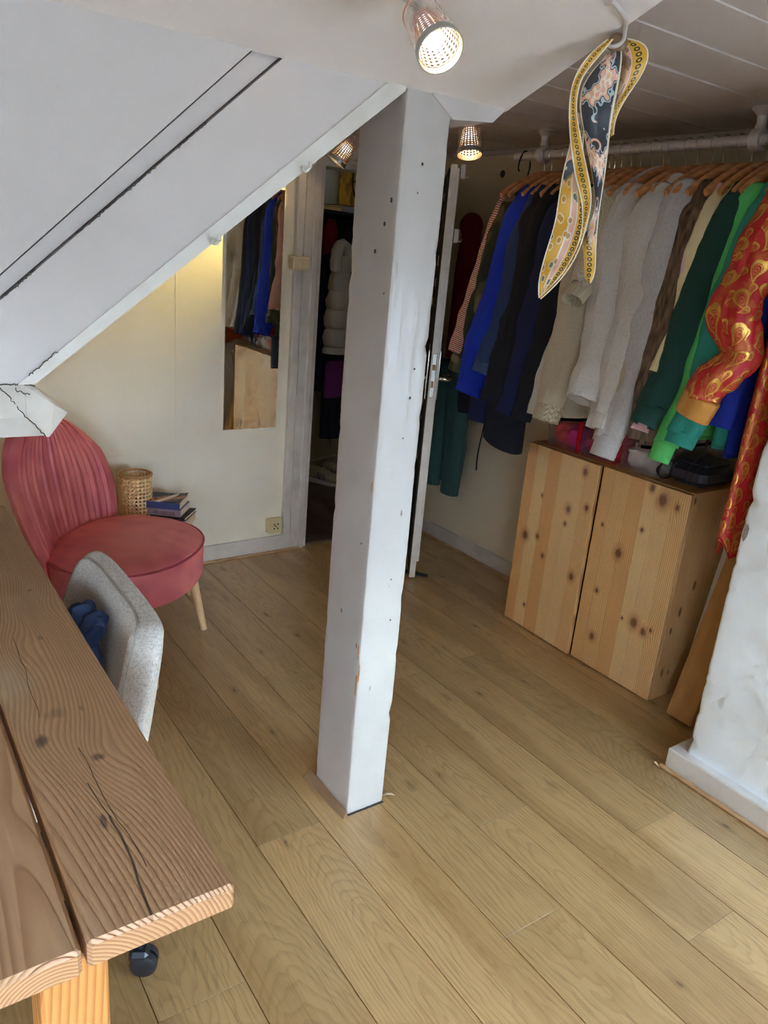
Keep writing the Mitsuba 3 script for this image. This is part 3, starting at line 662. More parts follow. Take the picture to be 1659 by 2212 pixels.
# ---------------------------------------------------------------- spot lamps with pierced shades
def spot_lamp(label, rim, top, sc, mount, power, face_gain=1.0):
    k = thing('spot_lamp', label, 'lamp', None)
    rim, top = np.array(rim, float), np.array(top, float); ax = unit(rim-top); M = axis_frame(ax, top)      # z from top to rim
    L = .118*sc; rt, rb = .0375*sc, .047*sc
    def g(m): return mv(m, M)
    obj('glass_sleeve', g(trimesh.Trimesh(*(lambda V: (V.reshape(-1, 3), grid(V, close_v=True)))(np.stack([np.c_[(rt + (rb-rt)*t)*np.cos(np.arange(40)*np.pi/20), (rt + (rb-rt)*t)*np.sin(np.arange(40)*np.pi/20), np.full(40, L*t)] for t in np.linspace(0, 1, 6)])), process=False)), 'sleeve_glass', k, smooth=True)
    obj('pierced_shade', g(lattice(.024*sc, rb*.93, .022*sc, L, 20, 11, .30, th=.001)), 'lamp_skin', k, smooth=False)
    obj('rim', g(ring_lathe([(rb*.96, L-.002*sc), (rb*1.02, L-.002*sc), (rb*1.05, L+.014*sc), (rb*1.04, L+.0155*sc), (rb*.985, L+.0155*sc), (rb*.93, L)], 40)), 'steel_dull', k)
    a = np.arange(48)*2*np.pi/48
    obj('top_ring', g(tube(np.c_[rt*np.cos(a), rt*np.sin(a), np.full(48, .001)].tolist() + [[rt, 0, .001]], .0018*sc, 6, cap=False)), 'copper', k)
    obj('socket', g(lathe([(0, -.012*sc), (.012*sc, -.010*sc), (.014*sc, .010*sc), (.019*sc, .024*sc), (.019*sc, .036*sc), (0, .036*sc)], 20)), 'steel_dull', k)
    bulb = trimesh.creation.icosphere(2, .017*sc); bulb.apply_translation([0, 0, .060*sc]); 
    obj('bulb', g(bulb), 'lamp_white', k, emitter={'type': 'area', 'radiance': rgb(np.array([1.0, .60, .26])*power*2.0)})
    face = lathe([(0, .098*sc), (.020*sc, .098*sc), (.021*sc, .090*sc), (.012*sc, .078*sc), (0, .078*sc)], 24)
    tri = face.triangles_center[:, 2]; nrm = face.face_normals[:, 2] > .9
    obj('reflector', g(trimesh.Trimesh(face.vertices, face.faces[~nrm], process=False)), 'lamp_white', k)
    obj('lit_face', g(trimesh.Trimesh(face.vertices, face.faces[nrm], process=False)), 'lamp_white', k, smooth=False, emitter={'type': 'area', 'radiance': rgb(np.array([1.0, .68, .28])*power*face_gain)})
    mount = np.array(mount, float)
    wire = tube(smooth_path([top - ax*.008*sc, (top+mount)/2 + np.array([.006, .004, .0]), mount], 12), .0028, 8)
    loop = tube(smooth_path([top - ax*.006*sc + M[:3, 0]*.014*sc, top - ax*.020*sc + M[:3, 0]*.020*sc, top - ax*.024*sc, top - ax*.016*sc - M[:3, 0]*.018*sc, top - ax*.004*sc - M[:3, 0]*.012*sc], 24), .0018*sc, 6)
    obj('bracket', cat(wire, loop), 'steel_dull', k)
    obj('ceiling_rose', mv(lathe([(0, 0), (.022*sc, 0), (.022*sc, .008*sc), (.010*sc, .014*sc), (0, .014*sc)], 20), axis_frame([0, 0, -1], mount + [0, 0, .004])), 'paint_white', k)
    return k
a1 = unit([-.10, -.76, -.645]); r1 = np.array([.866, 1.166, 1.856])
t1 = r1 - a1*.118*.82
spot_lamp('spot lamp with pierced rosy shade tilted forward under the sloping soffit, largest in view', r1, t1, .82, (t1[0]+.004, t1[1]+.03, soff(t1[1]+.03)-.004), LAMP)
spot_lamp('spot lamp with pierced rosy shade hanging straight down from the boarded ceiling beside the post', (1.991, 2.428, 1.922), (2.003, 2.460, 2.024), .98, (2.004, 2.462, CEIL-.004), LAMP)
a3 = unit([-.50, .26, -.82]); r3 = np.array([1.885, 3.195, 1.905])
spot_lamp('spot lamp with pierced shade tilted to the left in front of the door head', r3, r3 - a3*.118*.92, .92, (1.955, 3.17, CEIL-.004), LAMP, .6)
# the third lamp's beam falls on the wall to the left of the mirror
scene['spot_beam'] = {'type': 'spot', 'to_world': T().look_at(origin=[float(v) for v in r3 - a3*.004], target=[1.40, 3.39, 1.60], up=[0, 0, 1]), 'intensity': rgb(np.array([1.0, .78, .24])*BEAM), 'cutoff_angle': 30.0, 'beam_width': 4.0}

# ---------------------------------------------------------------- hall behind the doorway
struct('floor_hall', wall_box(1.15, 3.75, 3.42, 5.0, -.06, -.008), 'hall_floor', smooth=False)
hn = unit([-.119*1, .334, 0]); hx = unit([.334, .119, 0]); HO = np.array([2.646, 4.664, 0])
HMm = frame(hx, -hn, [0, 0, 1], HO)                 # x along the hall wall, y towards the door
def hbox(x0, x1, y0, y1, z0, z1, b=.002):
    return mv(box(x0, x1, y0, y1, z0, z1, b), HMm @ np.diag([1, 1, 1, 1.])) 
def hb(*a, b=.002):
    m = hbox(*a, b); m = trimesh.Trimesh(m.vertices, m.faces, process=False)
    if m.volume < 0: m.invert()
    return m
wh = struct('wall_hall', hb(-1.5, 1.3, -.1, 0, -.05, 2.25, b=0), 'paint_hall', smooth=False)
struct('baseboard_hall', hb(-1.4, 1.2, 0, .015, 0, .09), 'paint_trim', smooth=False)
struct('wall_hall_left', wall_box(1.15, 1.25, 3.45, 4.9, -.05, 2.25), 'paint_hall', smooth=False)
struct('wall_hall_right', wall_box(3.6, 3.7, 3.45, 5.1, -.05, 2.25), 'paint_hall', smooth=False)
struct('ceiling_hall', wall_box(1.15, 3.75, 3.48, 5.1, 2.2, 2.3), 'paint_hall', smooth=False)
hl = thing('hall_ceiling_lamp', 'small round ceiling lamp in the hall behind the back wall', 'lamp')
obj('globe', mv(trimesh.creation.icosphere(2, .06), np.array([[1, 0, 0, 2.02], [0, 1, 0, 4.28], [0, 0, 1, 2.10], [0, 0, 0, 1.]])), 'lamp_white', hl, emitter={'type': 'area', 'radiance': rgb(np.array([1.0, .72, .22])*6.0)})
obj('base', mv(lathe([(0, 0), (.05, 0), (.05, .05), (0, .05)], 20), axis_frame([0, 0, 1], [2.02, 4.28, 2.15])), 'paint_white', hl)
# wardrobe rail shelf with coats
def H(x, y, z): return (HMm @ np.array([x, y, z, 1.]))[:3]
sh = thing('coat_shelf', 'dark shelf above the coats seen through the doorway', 'shelf')
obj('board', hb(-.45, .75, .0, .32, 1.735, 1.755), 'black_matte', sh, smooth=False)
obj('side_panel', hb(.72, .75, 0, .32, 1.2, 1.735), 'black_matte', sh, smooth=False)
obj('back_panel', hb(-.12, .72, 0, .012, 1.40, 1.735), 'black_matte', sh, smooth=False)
bk1 = thing('shelf_book', 'thick book with grey spine lying on the hall shelf, lower of the two', 'book', 'books on the hall shelf')
obj('pages', hb(-.10, .25, .06, .25, 1.757, 1.785), 'paper', bk1, smooth=False); obj('cover', cat(hb(-.105, .255, .055, .258, 1.755, 1.758), hb(-.105, .255, .055, .258, 1.785, 1.788), hb(-.105, .255, .251, .258, 1.755, 1.788)), 'book_lilac', bk1, smooth=False)
bk2 = thing('shelf_book', 'thin book lying on the hall shelf, upper of the two', 'book', 'books on the hall shelf')
obj('pages', hb(-.05, .24, .06, .22, 1.790, 1.799), 'paper', bk2, smooth=False); obj('cover', cat(hb(-.055, .245, .055, .228, 1.7885, 1.7905), hb(-.055, .245, .055, .228, 1.799, 1.801)), 'book_black', bk2, smooth=False)
ob = thing('chipboard_panel', 'orange brown chipboard panel with a black wire ring leaning above the hall shelf', 'panel')
obj('board', hb(.15, .80, .02, .036, 1.802, 2.16), 'osb', ob, smooth=False)
aa = np.linspace(0, 2*np.pi, 49)
obj('wire_ring', cat(tube([H(.40 + .16*math.cos(t), .055, 1.975 + .16*math.sin(t)) for t in aa], .006, 6, cap=False), tube([H(.24, .055, 1.97), H(.56, .055, 1.97)], .003, 6), tube([H(.40, .055, 1.82), H(.40, .055, 2.13)], .003, 6)), 'black_matte', ob)

# ---------------------------------------------------------------- garments
def wrinkle(V, amp, f, seed):
    return (meshkit.fbm(V*f, 3, seed) - .5)*2*amp
def sleeve_mesh(path, rx, ry, seed=0, amp=.010, sides=30, n=56, folds=3, flat=0, squash=None):
    """path [(x, y, z)] top to cuff; rx, ry radii along it (x-ish and y-ish); hollow hem at the lower end. returns mesh, uv"""
    P = smooth_path(path, n); t = np.linspace(0, 1, n); k = np.linspace(0, 1, len(rx))
    RX, RY = interp(t, k, rx), interp(t, k, ry)
    tan = np.gradient(P, axis=0); tan /= np.linalg.norm(tan, axis=1, keepdims=True)
    Y = np.array([0, 1., 0]); A = np.cross(Y, tan); A /= np.linalg.norm(A, axis=1, keepdims=True); B = np.cross(tan, A)
    ang = np.linspace(0, 2*np.pi, sides+1); V = np.zeros((n, sides+1, 3))
    for i in range(n):
        mod = 1 + amp*6*np.cos(ang*folds + seed + 1.4*t[i])*(.25+.75*t[i])
        V[i] = P[i] + RX[i]*mod[:, None]*np.cos(ang)[:, None]*A[i] + RY[i]*mod[:, None]*np.sin(ang)[:, None]*B[i]
    c = P[:, None, :]; d = V - c; d /= np.linalg.norm(d, axis=-1, keepdims=True) + 1e-9
    w = wrinkle(V, amp*2.0, np.array([24, 24, 3.4]), seed) + wrinkle(V, amp*.55, np.array([11, 11, 16.]), seed+5)*np.sin(np.pi*np.clip(t, 0, 1))[:, None]
    w[:, -1] = w[:, 0]; V += d*w[..., None]
    s = np.r_[0, np.cumsum(np.linalg.norm(np.diff(P, axis=0), axis=1))]
    uv = np.stack([np.broadcast_to(ang/(2*np.pi)*np.pi*(RX.mean()+RY.mean()), (n, sides+1)), np.broadcast_to(s[:, None], (n, sides+1))], -1)
    # inner lining turned up a little inside the hem
    Vi = V[-1:] + (c[-1:] - V[-1:])*.12 ; Vi2 = V[-4:-3] + (c[-4:-3] - V[-4:-3])*.25
    W = np.concatenate([V, Vi, Vi2]); uvw = np.concatenate([uv, uv[-1:], uv[-1:]])
    m = trimesh.Trimesh(W.reshape(-1, 3), grid(W), process=False)
    cap0 = len(m.vertices); m2 = trimesh.Trimesh(np.vstack([m.vertices, P[0], P[-4]]), np.vstack([m.faces, [[cap0, (k+1), k] for k in range(sides)], [[cap0+1, (n+1)*(sides+1)+k, (n+1)*(sides+1)+k+1] for k in range(sides)]]), process=False)
    uvf = np.vstack([uvw.reshape(-1, 2), uv[0, 0], uv[-1, 0]])
    # orient outward
    if np.sum((m2.triangles_center[:200] - P[0])*m2.face_normals[:200]) < 0: m2.faces = m2.faces[:, ::-1]
    return trimesh.Trimesh(m2.vertices, m2.faces, process=False), uvf
HXC = 2.405
def body_mesh(y, zn, zs, zb, hw, th, seed, amp=.012, shw=.17, flare=0.0, neck=.095, xo=0., hem=None, sides=40, n=48):
    z = np.r_[np.linspace(zn, zs, 12), np.linspace(zs, zb, n-12+1)[1:]]
    HW = np.where(z >= zs, neck + (shw-neck)*np.clip((zn-z)/(zn-zs), 0, 1)**.85, shw + (hw-shw)*np.clip((zs-z)/.12, 0, 1) + flare*np.clip((zs-z)/(zs-zb), 0, 1))
    TH = np.where(z >= zs, .018 + (th-.018)*np.clip((zn-z)/(zn-zs), 0, 1), th)
    ang = np.linspace(0, 2*np.pi, sides+1); V = np.zeros((n, sides+1, 3))
    for i in range(n):
        V[i, :, 0] = HXC + xo + HW[i]*np.sign(np.cos(ang))*abs(np.cos(ang))**.8; V[i, :, 1] = y + TH[i]*np.sin(ang); V[i, :, 2] = z[i]
    tt = np.clip((zs-z)/(zs-zb), 0, 1)[:, None]
    f = (meshkit.fbm(np.stack([V[..., 0]*16, np.full(V.shape[:2], y*40.), V[..., 2]*2.5], -1), 3, seed) - .5)*2*amp*(.3+tt)
    V[..., 1] += f*np.sign(np.sin(ang) + 1e-9)*np.minimum(1, abs(np.sin(ang))*2)
    if hem is not None: V[..., 2] += hem(V[..., 0])*(np.clip(np.linspace(-1, 1, n), 0, 1)**2)[:, None]
    V[:, -1] = V[:, 0]
    s = zn - z; uv = np.stack([np.broadcast_to(ang/(2*np.pi)*4*hw, (n, sides+1)), np.broadcast_to(s[:, None], (n, sides+1))], -1)
    W = np.concatenate([V, V[-4:-3]*[1, 0, 1] + [0, 1, 0]*(y + (V[-4:-3]-[0, y, 0])*.5)]); uvw = np.concatenate([uv, uv[-1:]])
    P = W.reshape(-1, 3); c0, c1 = len(P), len(P)+1; N = W.shape[0]
    F = np.vstack([grid(W), [[c0, k+1, k] for k in range(sides)], [[c1, (N-1)*(sides+1)+k, (N-1)*(sides+1)+k+1] for k in range(sides)]])
    m = trimesh.Trimesh(np.vstack([P, W[0].mean(0), W[-1].mean(0)]), F, process=False)
    if np.sum((m.triangles_center - [HXC+xo, y, 0])*m.face_normals*[1, 1, 0]) < 0: m.faces = m.faces[:, ::-1]
    return trimesh.Trimesh(m.vertices, m.faces, process=False), np.vstack([uvw.reshape(-1, 2), [0, 0], [0, s[-1]]])
def cuff_mesh(path, r_x, r_y, ln, ribs=0, open_=True):
    """band at the end of a sleeve"""
    P = smooth_path(path, 60); s = np.r_[0, np.cumsum(np.linalg.norm(np.diff(P, axis=0), axis=1))]
    e = P[-1]; d = unit(P[-1]-P[-6]); A = unit(np.cross([0, 1., 0], d)); B = np.cross(d, A); ang = np.arange(36)*2*np.pi/36; rings = []
    for t, k in ((-.012, .97), (-.008, 1.05), (ln*.5, 1.02), (ln, 1.0), (ln+.002, .96), (ln-.012, .86), (0, .8)):
        w = 1 + (.035*np.cos(ang*18) if ribs else 0)
        rings.append(e + d*t + (r_x*k*w*np.cos(ang))[:, None]*A + (r_y*k*w*np.sin(ang))[:, None]*B)
    return loft(np.array(rings), True)
def collar_mesh(y, zn, r=.06, th=.03, h=.04):
    a = np.linspace(0, 2*np.pi, 25)
    return tube([(HXC + r*math.cos(t), y + th*math.sin(t), zn - .004 + .01*math.cos(t)) for t in a], h*.35, 8, cap=False)
def hood_mesh(y, zn, seed, s=1.0):
    n, m = 26, 30; V = np.zeros((n, m, 3))
    for i, t in enumerate(np.linspace(0, 1, n)):
        for j, a in enumerate(np.linspace(0, 2*np.pi, m, endpoint=False)):
            w = math.sin(math.pi*min(1, t*1.02))**.6
            V[i, j] = (HXC - .075 - .13*t*s, y - .02 + (.050*w*math.sin(a))*s, zn - .012 - .12*t**1.4*s + (.058*w*math.cos(a) + .02*w)*s)
    V += wrinkle(V, .008, np.array([20, 20, 20.]), seed)[..., None]*np.array([0, 1, .7])
    return loft(V)
def drop(zs): return zs
def garment(name, label, cat_, m, y, ysl=None, zn=1.822, zs=1.776, zb=1.05, hw=.20, th=.022, sl=None, cuff=None, collar=True, hood=False, seed=1, amp=.010, group='clothes hanging on the rail', xsh=2.235, body_m=None, collar_m=None, far=True, folds=3, flare=0., hem=None, body=True):
    k = thing(name, label, cat_, group)
    if body:
        bm, buv = body_mesh(y, zn, zs, zb, hw, th, seed, amp, flare=flare, hem=hem); obj('body', bm, body_m or m, k, uv=buv)
    if collar: obj('collar', collar_mesh(y, zn, .098, .020, .022), collar_m or body_m or m, k)
    if hood: obj('hood', hood_mesh(y, zn, seed), m, k)
    if sl:
        (yb, zb_, rt, rb, xb) = sl
        top = [(xsh+.035, y, zs+.022), (xsh, y + .1*(yb-y), zs-.028), (xsh-.03, y+.35*(yb-y), zs - .28*(zs-zb_)), (xsh-.055, y + .7*(yb-y), zs - .66*(zs-zb_)), (xb, yb, zb_)]
        path = top; 
        if cuff: cl = cuff[0]; 
        sm, suv = sleeve_mesh(path, [rt*.6, rt*.85, rt*.8, rb*.85, rb*.62 if cuff else rb*.85], [rt*.75, rt*1.0, rt*1.05, rb*1.1, rb*(.85 if cuff else 1.0)], seed, amp, folds=folds)
        obj('sleeve', sm, m, k, uv=suv)
        if cuff: obj('cuff', cuff_mesh(path, rb*.56, rb*.80, cuff[0], ribs=cuff[2] if len(cuff) > 2 else 0), cuff[1], k)
        if far:
            xm = 2*HXC
            path2 = [(min(xm-p[0], WX-.05), p[1], p[2]) for p in path]
            sm, suv = sleeve_mesh(path2, [rt*.5, rt*.6, rt*.5, rb*.5, rb*.45], [rt*.75, rt*.9, rt*.9, rb, rb*.85], seed+3, amp, sides=18, n=30, folds=folds)
            obj('sleeve', sm, m, k, uv=suv)
    return k
def hanger(y, label, m='hanger_wood', yaw=0., drop_=0.0, span=.205):
    k = thing('clothes_hanger', label, 'hanger', 'hangers on the clothes rail')
    p = []
    for t in np.linspace(-1, 1, 21):
        p.append((HXC + span*t, y + math.sin(yaw)*span*t, 1.872 - .088*abs(t)**1.5 - drop_))
    obj('bar', tube(p, [.012 + .014*(1-abs(t))**.7 for t in np.linspace(-1, 1, 21)], 12, flat=.62, up=(0, 1, 0)), m, k)
    h = [(HXC, y, 1.89-drop_), (HXC, y, 1.912-drop_), (HXC-.004, y, 1.925), (HXC-.0225, y, 1.948), (HXC-.018, y, 1.972), (HXC, y, 1.9805), (HXC+.018, y, 1.972), (HXC+.0225, y, 1.955)]
    obj('hook', tube(smooth_path(h, 28), .0017, 6), 'chrome', k)
    return k
# the rail
rail = thing('clothes_rail', 'white round clothes rail under the boarded ceiling, carrying the row of clothes', 'rail')
ry = np.linspace(2.62, NY+.005, 4)
obj('rod', tube([(HXC, y_, 1.957) for y_ in ry], .0175, 24), 'paint_white', rail)
for ys in (2.468, 1.543):
    kb = obj('support', cat(mv(lathe([(0, 0), (.034, .0), (.036, .006), (.026, .016), (.016, .026), (.014, .045), (.017, .058), (.012, .066), (0, .066)], 28), axis_frame([0, 0, -1], [HXC, ys, CEIL])),
        mv(ring_lathe([(.0178, -.017), (.031, -.017), (.034, -.012), (.034, .012), (.031, .017), (.0178, .017)], 32), frame([1, 0, 0], [0, 0, -1], [0, 1, 0], [HXC, ys, 1.957]))), 'paint_white', rail)
cl_ = smooth_path([(HXC-.02, 2.57, 1.90), (HXC-.021, 2.57, 1.955), (HXC, 2.568, 1.978), (HXC+.021, 2.565, 1.955), (HXC+.01, 2.565, 1.86), (HXC-.0, 2.57, 1.83)], 30)
tag(obj('lanyard', tube(cl_, .003, 6), 'black_matte'), 'black lanyard looped over the far end of the white rail', 'lanyard')

def G(yt, yb): return yt*1.032, yb*.986
LAB = 'on the rail, '
# far end to near end
y, yb = G(2.38, 2.58); garment('striped_shirt', 'red and white striped shirt, first on the rail at the door end', 'shirt', 'shirt_stripe', y, zb=1.02, hw=.19, th=.03, sl=(yb, 1.16, .042, .044, 2.14), seed=2)
y, yb = G(2.34, 2.55); garment('camouflage_jacket', 'olive camouflage jacket hanging just behind the striped shirt', 'jacket', 'camo', y, zb=1.0, sl=(yb, 1.08, .055, .05, 2.14), seed=3)
y, yb = G(2.27, 2.45); garment('blue_sweater', 'fuzzy royal blue sweater near the door end of the rail', 'sweater', 'cloth_royal', y, zb=1.06, sl=(yb, 1.06, .07, .085, 2.13), cuff=(.05, 'cloth_royal'), seed=4, amp=.007)
dn, db = G(2.22, 2.38); garment('denim_jacket', 'dark denim jacket with a pale stitched cuff between blue sweater and black coat', 'jacket', 'cloth_denim', dn, zb=1.12, sl=(db, 1.14, .06, .058, 2.12), cuff=(.035, 'cloth_slate'), seed=41)
y, yb = G(2.13, 2.30); garment('black_coat', 'long black coat hanging next to the royal blue sweater', 'coat', 'cloth_black', y, zb=1.0, hw=.22, th=.03, sl=(yb, 1.0, .07, .07, 2.13), seed=5)
y, yb = G(2.20, 2.32); garment('black_cardigan', 'black cardigan behind the long black coat', 'cardigan', 'cloth_black_b', y, zb=.98, sl=(yb, 1.06, .06, .06, 2.15), seed=51)
y, yb = G(2.05, 2.215); garment('navy_hoodie', 'dark navy hoodie with ribbed cuffs hanging among the black clothes', 'hoodie', 'cloth_navy', y, zb=1.0, sl=(yb, 1.03, .072, .062, 2.13), cuff=(.055, 'cloth_navy', 1), seed=6)
y, yb = G(2.00, 2.13); garment('black_sweatshirt', 'black sweatshirt hanging between the navy hoodie and the pale knitwear', 'sweatshirt', 'cloth_black', y, zb=1.0, sl=(yb, 1.02, .066, .056, 2.13), cuff=(.05, 'cloth_black', 1), seed=7)
y, yb = G(1.955, 2.05); garment('grey_shirt', 'thin plain light grey shirt, narrow strip beside the beige knit', 'shirt', 'cloth_light_grey', y, zb=1.0, sl=(yb, 1.0, .05, .05, 2.13), seed=8)
y, yb = G(1.92, 1.99); garment('beige_sweater', 'beige flecked knit sweater with wide ribbed cuff', 'sweater', 'knit_beige', y, zb=.99, th=.04, sl=(yb, 1.05, .07, .068, 2.12), cuff=(.055, 'rib_beige', 1), seed=9)
y, yb = G(1.87, 1.93); garment('cable_knit', 'cream cable knit jumper with short sleeve, behind the hanging scarf', 'jumper', 'knit_cream', y, zb=1.12, sl=(yb, 1.47, .066, .055, 2.12), cuff=(.055, 'knit_cream'), seed=10)
y, yb = G(1.80, 1.825); garment('grey_sweatshirt', 'light grey flecked sweatshirt right of the cream cable knit', 'sweatshirt', 'heather_light', y, zb=1.04, th=.04, sl=(yb, 1.10, .078, .072, 2.11), seed=11)
y, yb = G(1.69, 1.74); garment('grey_hoodie', 'pale grey hoodie whose hood peaks above its neighbours on the rail', 'hoodie', 'heather_light', y, zb=1.02, hood=True, sl=(yb, 1.07, .072, .062, 2.12), cuff=(.05, 'heather_light', 1), seed=12)
y, yb = G(1.645, 1.72); garment('tan_cardigan', 'tan knit cardigan showing only a cuff below the grey sleeves', 'cardigan', 'cloth_tan', y, zb=1.0, sl=(yb, 1.03, .045, .05, 2.13), cuff=(.05, 'cloth_tan', 1), seed=13)
y, yb = G(1.60, 1.69); garment('long_grey_sweatshirt', 'grey flecked sweatshirt with the longest sleeve hanging over the storage boxes', 'sweatshirt', 'heather_grey', y, zb=1.04, sl=(yb, .995, .070, .060, 2.11), cuff=(.06, 'heather_grey', 0), seed=14)
y, yb = G(1.545, 1.575); garment('fur_vest', 'shaggy brown fur vest squeezed between grey sweatshirt and pink shirt', 'vest', 'fur', y, zb=.98, hw=.215, th=.05, sl=(yb, 1.02, .055, .06, 2.16), seed=15, amp=.014)
y, yb = G(1.50, 1.585); garment('pink_shirt', 'thin pale pink long sleeved shirt beside the dark green sweatshirt', 'shirt', 'cloth_pink', y, zb=1.06, sl=(yb, 1.05, .045, .032, 2.12), seed=16)
y, yb = G(1.455, 1.535); garment('cream_shirt', 'cream yellow shirt right of the pink shirt', 'shirt', 'cloth_cream', y, zb=1.08, sl=(yb+.035, 1.24, .05, .034, 2.15), seed=17)
y, yb = G(1.41, 1.545); garment('dark_green_sweatshirt', 'dark green sweatshirt with broad cuff left of the bright green sleeve', 'sweatshirt', 'cloth_dark_green', y, zb=1.05, sl=(yb, 1.13, .066, .060, 2.11), cuff=(.055, 'cloth_dark_green', 0), seed=18)
y, yb = G(1.375, 1.475); garment('green_sweatshirt', 'bright green sweatshirt, narrow strip between dark green and teal', 'sweatshirt', 'cloth_green', y, zb=1.05, sl=(yb, 1.03, .05, .046, 2.12), cuff=(.055, 'cloth_green', 0), seed=19)
y, yb = G(1.30, 1.42); tj = garment('teal_jacket', 'teal denim jacket with turned up hem left of the red brocade robe', 'jacket', 'teal_denim', y, zb=1.04, th=.04, sl=(yb, 1.07, .072, .062, 2.12), cuff=(.03, 'teal_denim', 0), seed=20)
y, yb = G(1.26, 1.335); garment('blue_jersey', 'royal blue sports jersey with a white neckline between teal jacket and brocade', 'jersey', 'cloth_jersey', y, zb=1.02, sl=(yb, 1.12, .055, .055, 2.15), seed=21, collar_m='cloth_white')
# red brocade robe
rb = thing('brocade_robe', 'long red and gold paisley brocade robe with gold cuff, nearest on the rail', 'robe', 'clothes hanging on the rail')
bm, buv = body_mesh(1.215, 1.835, 1.765, .725, .235, .045, 22, .016, flare=.03, hem=lambda x: .06*np.clip((2.18-x)/.04, 0, 1) + .34*np.clip(x-2.18, 0, .4), sides=60, n=70)
obj('body', bm, 'brocade', rb, uv=buv)
pth = [(2.225, 1.25, 1.80), (2.175, 1.275, 1.70), (2.125, 1.300, 1.55), (2.10, 1.300, 1.42), (2.120, 1.268, 1.335), (2.085, 1.290, 1.29), (2.072, 1.325, 1.235), (2.070, 1.332, 1.20)]
sm, suv = sleeve_mesh(pth, [.055, .066, .062, .056, .060, .050, .044, .042], [.055, .075, .074, .066, .074, .060, .055, .054], 23, .011, sides=44, n=90, folds=2)
obj('sleeve', sm, 'brocade', rb, uv=suv)
pf = [(min(2*HXC-p[0], WX-.06), 1.225, p[2]) for p in pth]; sm, suv = sleeve_mesh(pf, [.04]*8, [.05]*8, 29, .008, sides=20, n=40); obj('sleeve', sm, 'brocade', rb, uv=suv)
obj('cuff', cuff_mesh(pth, .040, .058, .055), 'gold_satin', rb); tag(rb + '__cuff', 'plain gold satin cuff')
obj('collar', collar_mesh(1.205, 1.85), 'gold_satin', rb)
y0 = 1.165
ov = thing('gold_skirt', 'olive gold satin skirt behind the red robe at the chimney corner', 'skirt', 'clothes hanging on the rail')
bm, buv = body_mesh(1.178, 1.85, 1.76, 1.07, .20, .018, 24, .004, sides=40, n=40); obj('body', bm, 'cloth_olive', ov, uv=buv)
for i, yh in enumerate((2.45, 2.41, 2.34, 2.29, 2.24, 2.19, 2.115, 2.06, 2.015, 1.975, 1.925, 1.855, 1.745, 1.69, 1.65, 1.60, 1.55, 1.50, 1.455, 1.42, 1.345, 1.30, 1.245, 1.195)):
    names = ['striped shirt', 'camouflage jacket', 'royal blue sweater', 'denim jacket', 'black cardigan', 'long black coat', 'navy hoodie', 'black sweatshirt', 'thin grey shirt', 'beige sweater', 'cream cable knit', 'light grey sweatshirt', 'pale grey hoodie', 'tan cardigan', 'long grey sweatshirt', 'fur vest', 'pink shirt', 'cream shirt', 'dark green sweatshirt', 'bright green sweatshirt', 'teal jacket', 'blue jersey', 'red brocade robe', 'gold skirt']
    hanger(yh, f'brown wooden hanger with steel hook holding the {names[i]}', yaw=RNG.normal(0, .03))
hanger(2.09, 'empty brown wooden hanger among the black clothes left of the scarf', yaw=.10, drop_=.008, span=.235)
hanger(1.79, 'empty brown wooden hanger just left of the pale grey hoodie', yaw=.06, drop_=.006, span=.235)
hanger(1.88, 'white plastic hanger among the brown ones right of the scarf', m='paint_white')

# things hung near the corner behind the door
def hung(name, label, cat_, m, x, y, zt, zb, wy, tx, seed, amp=.02, taper=.6, hem=None):
    """cloth hanging from a point: spans wy along y, tx along x"""
    n, s = 46, 36; V = np.zeros((n, s, 3)); ang = np.arange(s)*2*np.pi/s
    for i, t in enumerate(np.linspace(0, 1, n)):
        w = taper + (1-taper)*min(1, t*3)**.7
        V[i] = np.c_[x + tx*np.cos(ang)*w, y + wy*np.sin(ang)*w, np.full(s, zt + (zb-zt)*t)]
    V[..., 0] += wrinkle(np.stack([V[..., 1]*14, V[..., 0]*8, V[..., 2]*2], -1), amp, 1., seed); V[..., 1] += wrinkle(V, amp*.5, np.array([6, 6, 5.]), seed+1)
    if hem: V[-1, :, 2] += hem(V[-1, :, 1]); V[-2, :, 2] += .5*hem(V[-2, :, 1])
    return loft(V)
k = thing('red_coat', 'dark red coat hanging on the right wall behind the open door', 'coat')
obj('body', hung('', '', '', '', 2.63, 3.12, 1.74, 1.05, .075, .05, 31, .012), 'cloth_dark_red', k); obj('hood', mv(trimesh.creation.icosphere(3, 1.0), frame([.045, 0, 0], [0, .07, 0], [0, 0, .06], [2.63, 3.13, 1.70])), 'cloth_dark_red', k)
k = thing('black_jacket', 'black jacket hanging on the right wall beside the red coat', 'jacket')
obj('body', hung('', '', '', '', 2.62, 2.98, 1.55, .80, .08, .06, 32, .014), 'cloth_black_b', k)
k = thing('green_trousers', 'dark grey green sweatpants with ribbed ankles hanging behind the open door', 'trousers')
for s, (yc, zb) in enumerate(((3.03, .345), (3.19, .36))):
    pa = [(2.60, 3.10 + (yc-3.10)*.3, 1.02), (2.60, 3.10 + (yc-3.10)*.75, .80), (2.60, yc, .55), (2.60, yc, zb+.06)]
    sm, suv = sleeve_mesh(pa, [.045, .045, .042, .04], [.085, .082, .078, .070], 33+s, .008); obj('leg', sm, 'cloth_trouser', k, uv=suv)
    obj('ankle_cuff', cuff_mesh(pa, .036, .060, .06, 1), 'cloth_trouser', k)
k = thing('black_trousers', 'black folded trousers hanging low under the dark coats by the corner', 'trousers')
obj('body', hung('', '', '', '', 2.30, 2.37, 1.15, .80, .10, .07, 36, .010, taper=.9, hem=lambda y: .25*(y-2.37)), 'cloth_black', k)
k = thing('navy_trousers', 'navy trousers with a hanging drawstring beside the black trousers', 'trousers')
